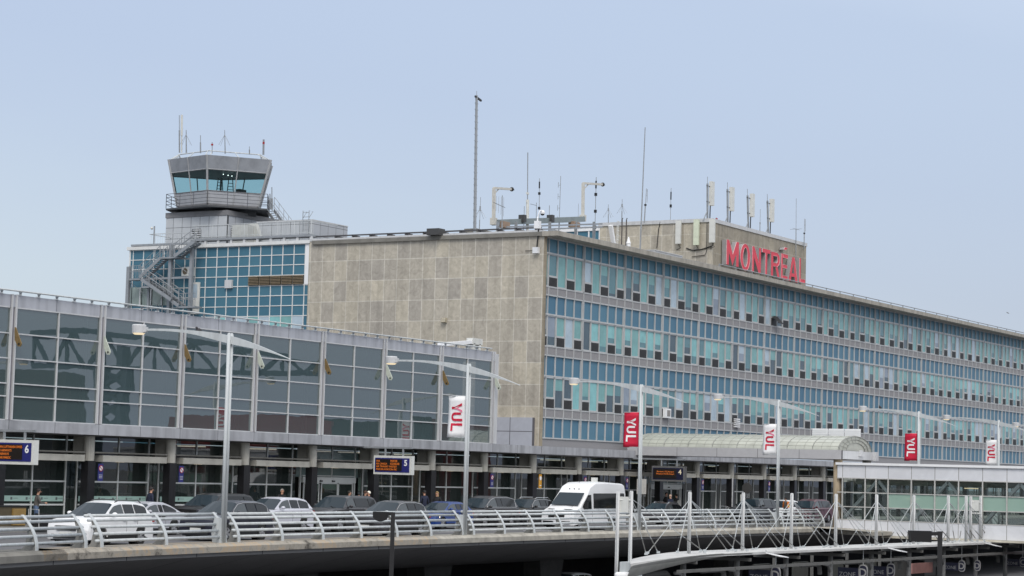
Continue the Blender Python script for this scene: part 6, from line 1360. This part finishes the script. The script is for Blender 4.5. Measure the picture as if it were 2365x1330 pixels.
    if bag: b = MB(); b.prism([(-.18, -.13, 1.0), (-.18, .13, 1.0), (-.17, .13, 1.4), (-.17, -.13, 1.4)], (-.14, 0, 0)); fixn(b.build('backpack', [mat('bag_%d' % int(bag[0]*99), bag, .7)], o, world=False))
    return o
def pp(px, Y): p = at_y(px, 1200, Y); return (p.x, Y, .15)
nav, blk, gry, jean = (.015, .02, .045), (.015, .015, .017), (.12, .11, .10), (.12, .18, .30)
person(pp(82, 66.9), R(-35), 'man in grey sweater and blue jeans at the left edge, looking at his hands', gry, jean, (.015, .01, .01), 'hold', h=1.72, lean=.06)
person(pp(345, 67.0), R(-20), 'dark haired person in navy jacket with white stripe behind the silver sedan', nav, blk, (.015, .01, .01), 'stand', h=1.86)
person(pp(649, 69.5), R(-120), 'grey haired man in dark coat behind the light silver SUV', blk, blk, (.35, .33, .30), 'stand', h=1.8)
person(pp(804, 67.5), R(-60), 'person in brown jacket with dark backpack by the sliding doors', (.12, .07, .045), blk, (.02, .015, .01), 'hold', h=1.78, bag=(.02, .02, .02))
person(pp(829, 68), R(200), 'dark haired person in black bending between the brown jacket and the white hat', blk, blk, (.01, .01, .01), 'hold', h=1.6, lean=.1)
person(pp(841, 68.3), R(-30), 'brown haired man facing the white hat by the sliding doors', nav, blk, (.05, .025, .015), 'stand', h=1.78)
person(pp(851, 67.2), R(150), 'person in white knitted hat and dark coat beside the sliding doors', nav, blk, (.7, .66, .55), 'stand', hat=(.75, .72, .62), h=1.78)
person(pp(979, 68), R(60), 'person in dark navy suit seen from behind, left of the blond woman', nav, nav, (.01, .01, .01), 'stand', h=1.84)
person(pp(1008, 68), R(200), 'blond woman in black coat above the blue cars', blk, blk, (.45, .30, .14), 'stand', long_hair=True, h=1.78)
person(pp(1537, 70.5), R(-90), 'dark haired man in black inside the doorway under the numeral 4 sign', blk, blk, (.01, .01, .01), 'walk', h=1.88)
person(pp(1548, 67.4), R(70), 'bald man in navy coat walking to the doors under the numeral 4 sign', nav, nav, (.45, .32, .25), 'walk', h=1.78)
person(pp(1562, 68.5), R(80), 'person in black carrying a pale backpack by the doors under the numeral 4 sign', blk, blk, (.02, .015, .01), 'walk', h=1.8, bag=(.5, .5, .48))
person(pp(1815, 64.2), R(90), 'worker in orange and yellow vest between the white car and the maroon minivan', (.10, .10, .1), blk, (.01, .01, .01), 'stand', h=1.75, vest=True)
def inside(px, Y, *a, **k): return person(pp(px, Y), *a, **k)
inside(227, 73.6, R(-90), 'woman in beige scarf behind the ground floor glass above the white SUV', (.35, .30, .24), blk, (.40, .34, .26), 'hold', h=1.72, hat=(.42, .37, .30))
inside(262, 74.0, R(-150), 'pale figure just right of the scarfed woman, inside the ground floor glass', (.30, .30, .24), blk, (.03, .02, .02), 'stand', h=1.68)
t = thing('luggage_cart', pp(88, 66.3)[:2]+(.15,), 'black luggage cart in front of the man in grey sweater', 'cart'); x, y, _ = t.location
b = MB(); b.box(x-.1, x+.6, y-.3, y+.3, .25, .62, 0); b.box(x+.0, x+.45, y-.25, y+.2, .62, .82, 0); b.build('bag', [black], t); b = MB(); b.tube([(x-.25, y-.3, .2), (x-.3, y-.3, 1.0), (x-.3, y+.3, 1.0), (x-.25, y+.3, .2)], .02, 6); b.box(x-.25, x+.75, y-.3, y+.3, .18, .22); b.build('frame', [alu], t)
t = thing('bench', (66.5, 69.2, .15), 'low dark and golden counter by the ground floor glass at the left edge', 'counter'); a, c = at_y(-30, 1180, 69.0), at_y(60, 1180, 69.0); b = MB(); b.box(a.x, c.x, 69, 69.6, .15, 1.02, 0); b.box(a.x, c.x+.02, 68.96, 69.64, 1.02, 1.08, 1); b.box(c.x-.9, c.x-.1, 68.9, 69, .2, .95, 2); b.build('counter', [mat('counter_brown', lin((90, 80, 60)), .6), black, mat('counter_gold', lin((150, 122, 70)), .5)], t)
index_kids()
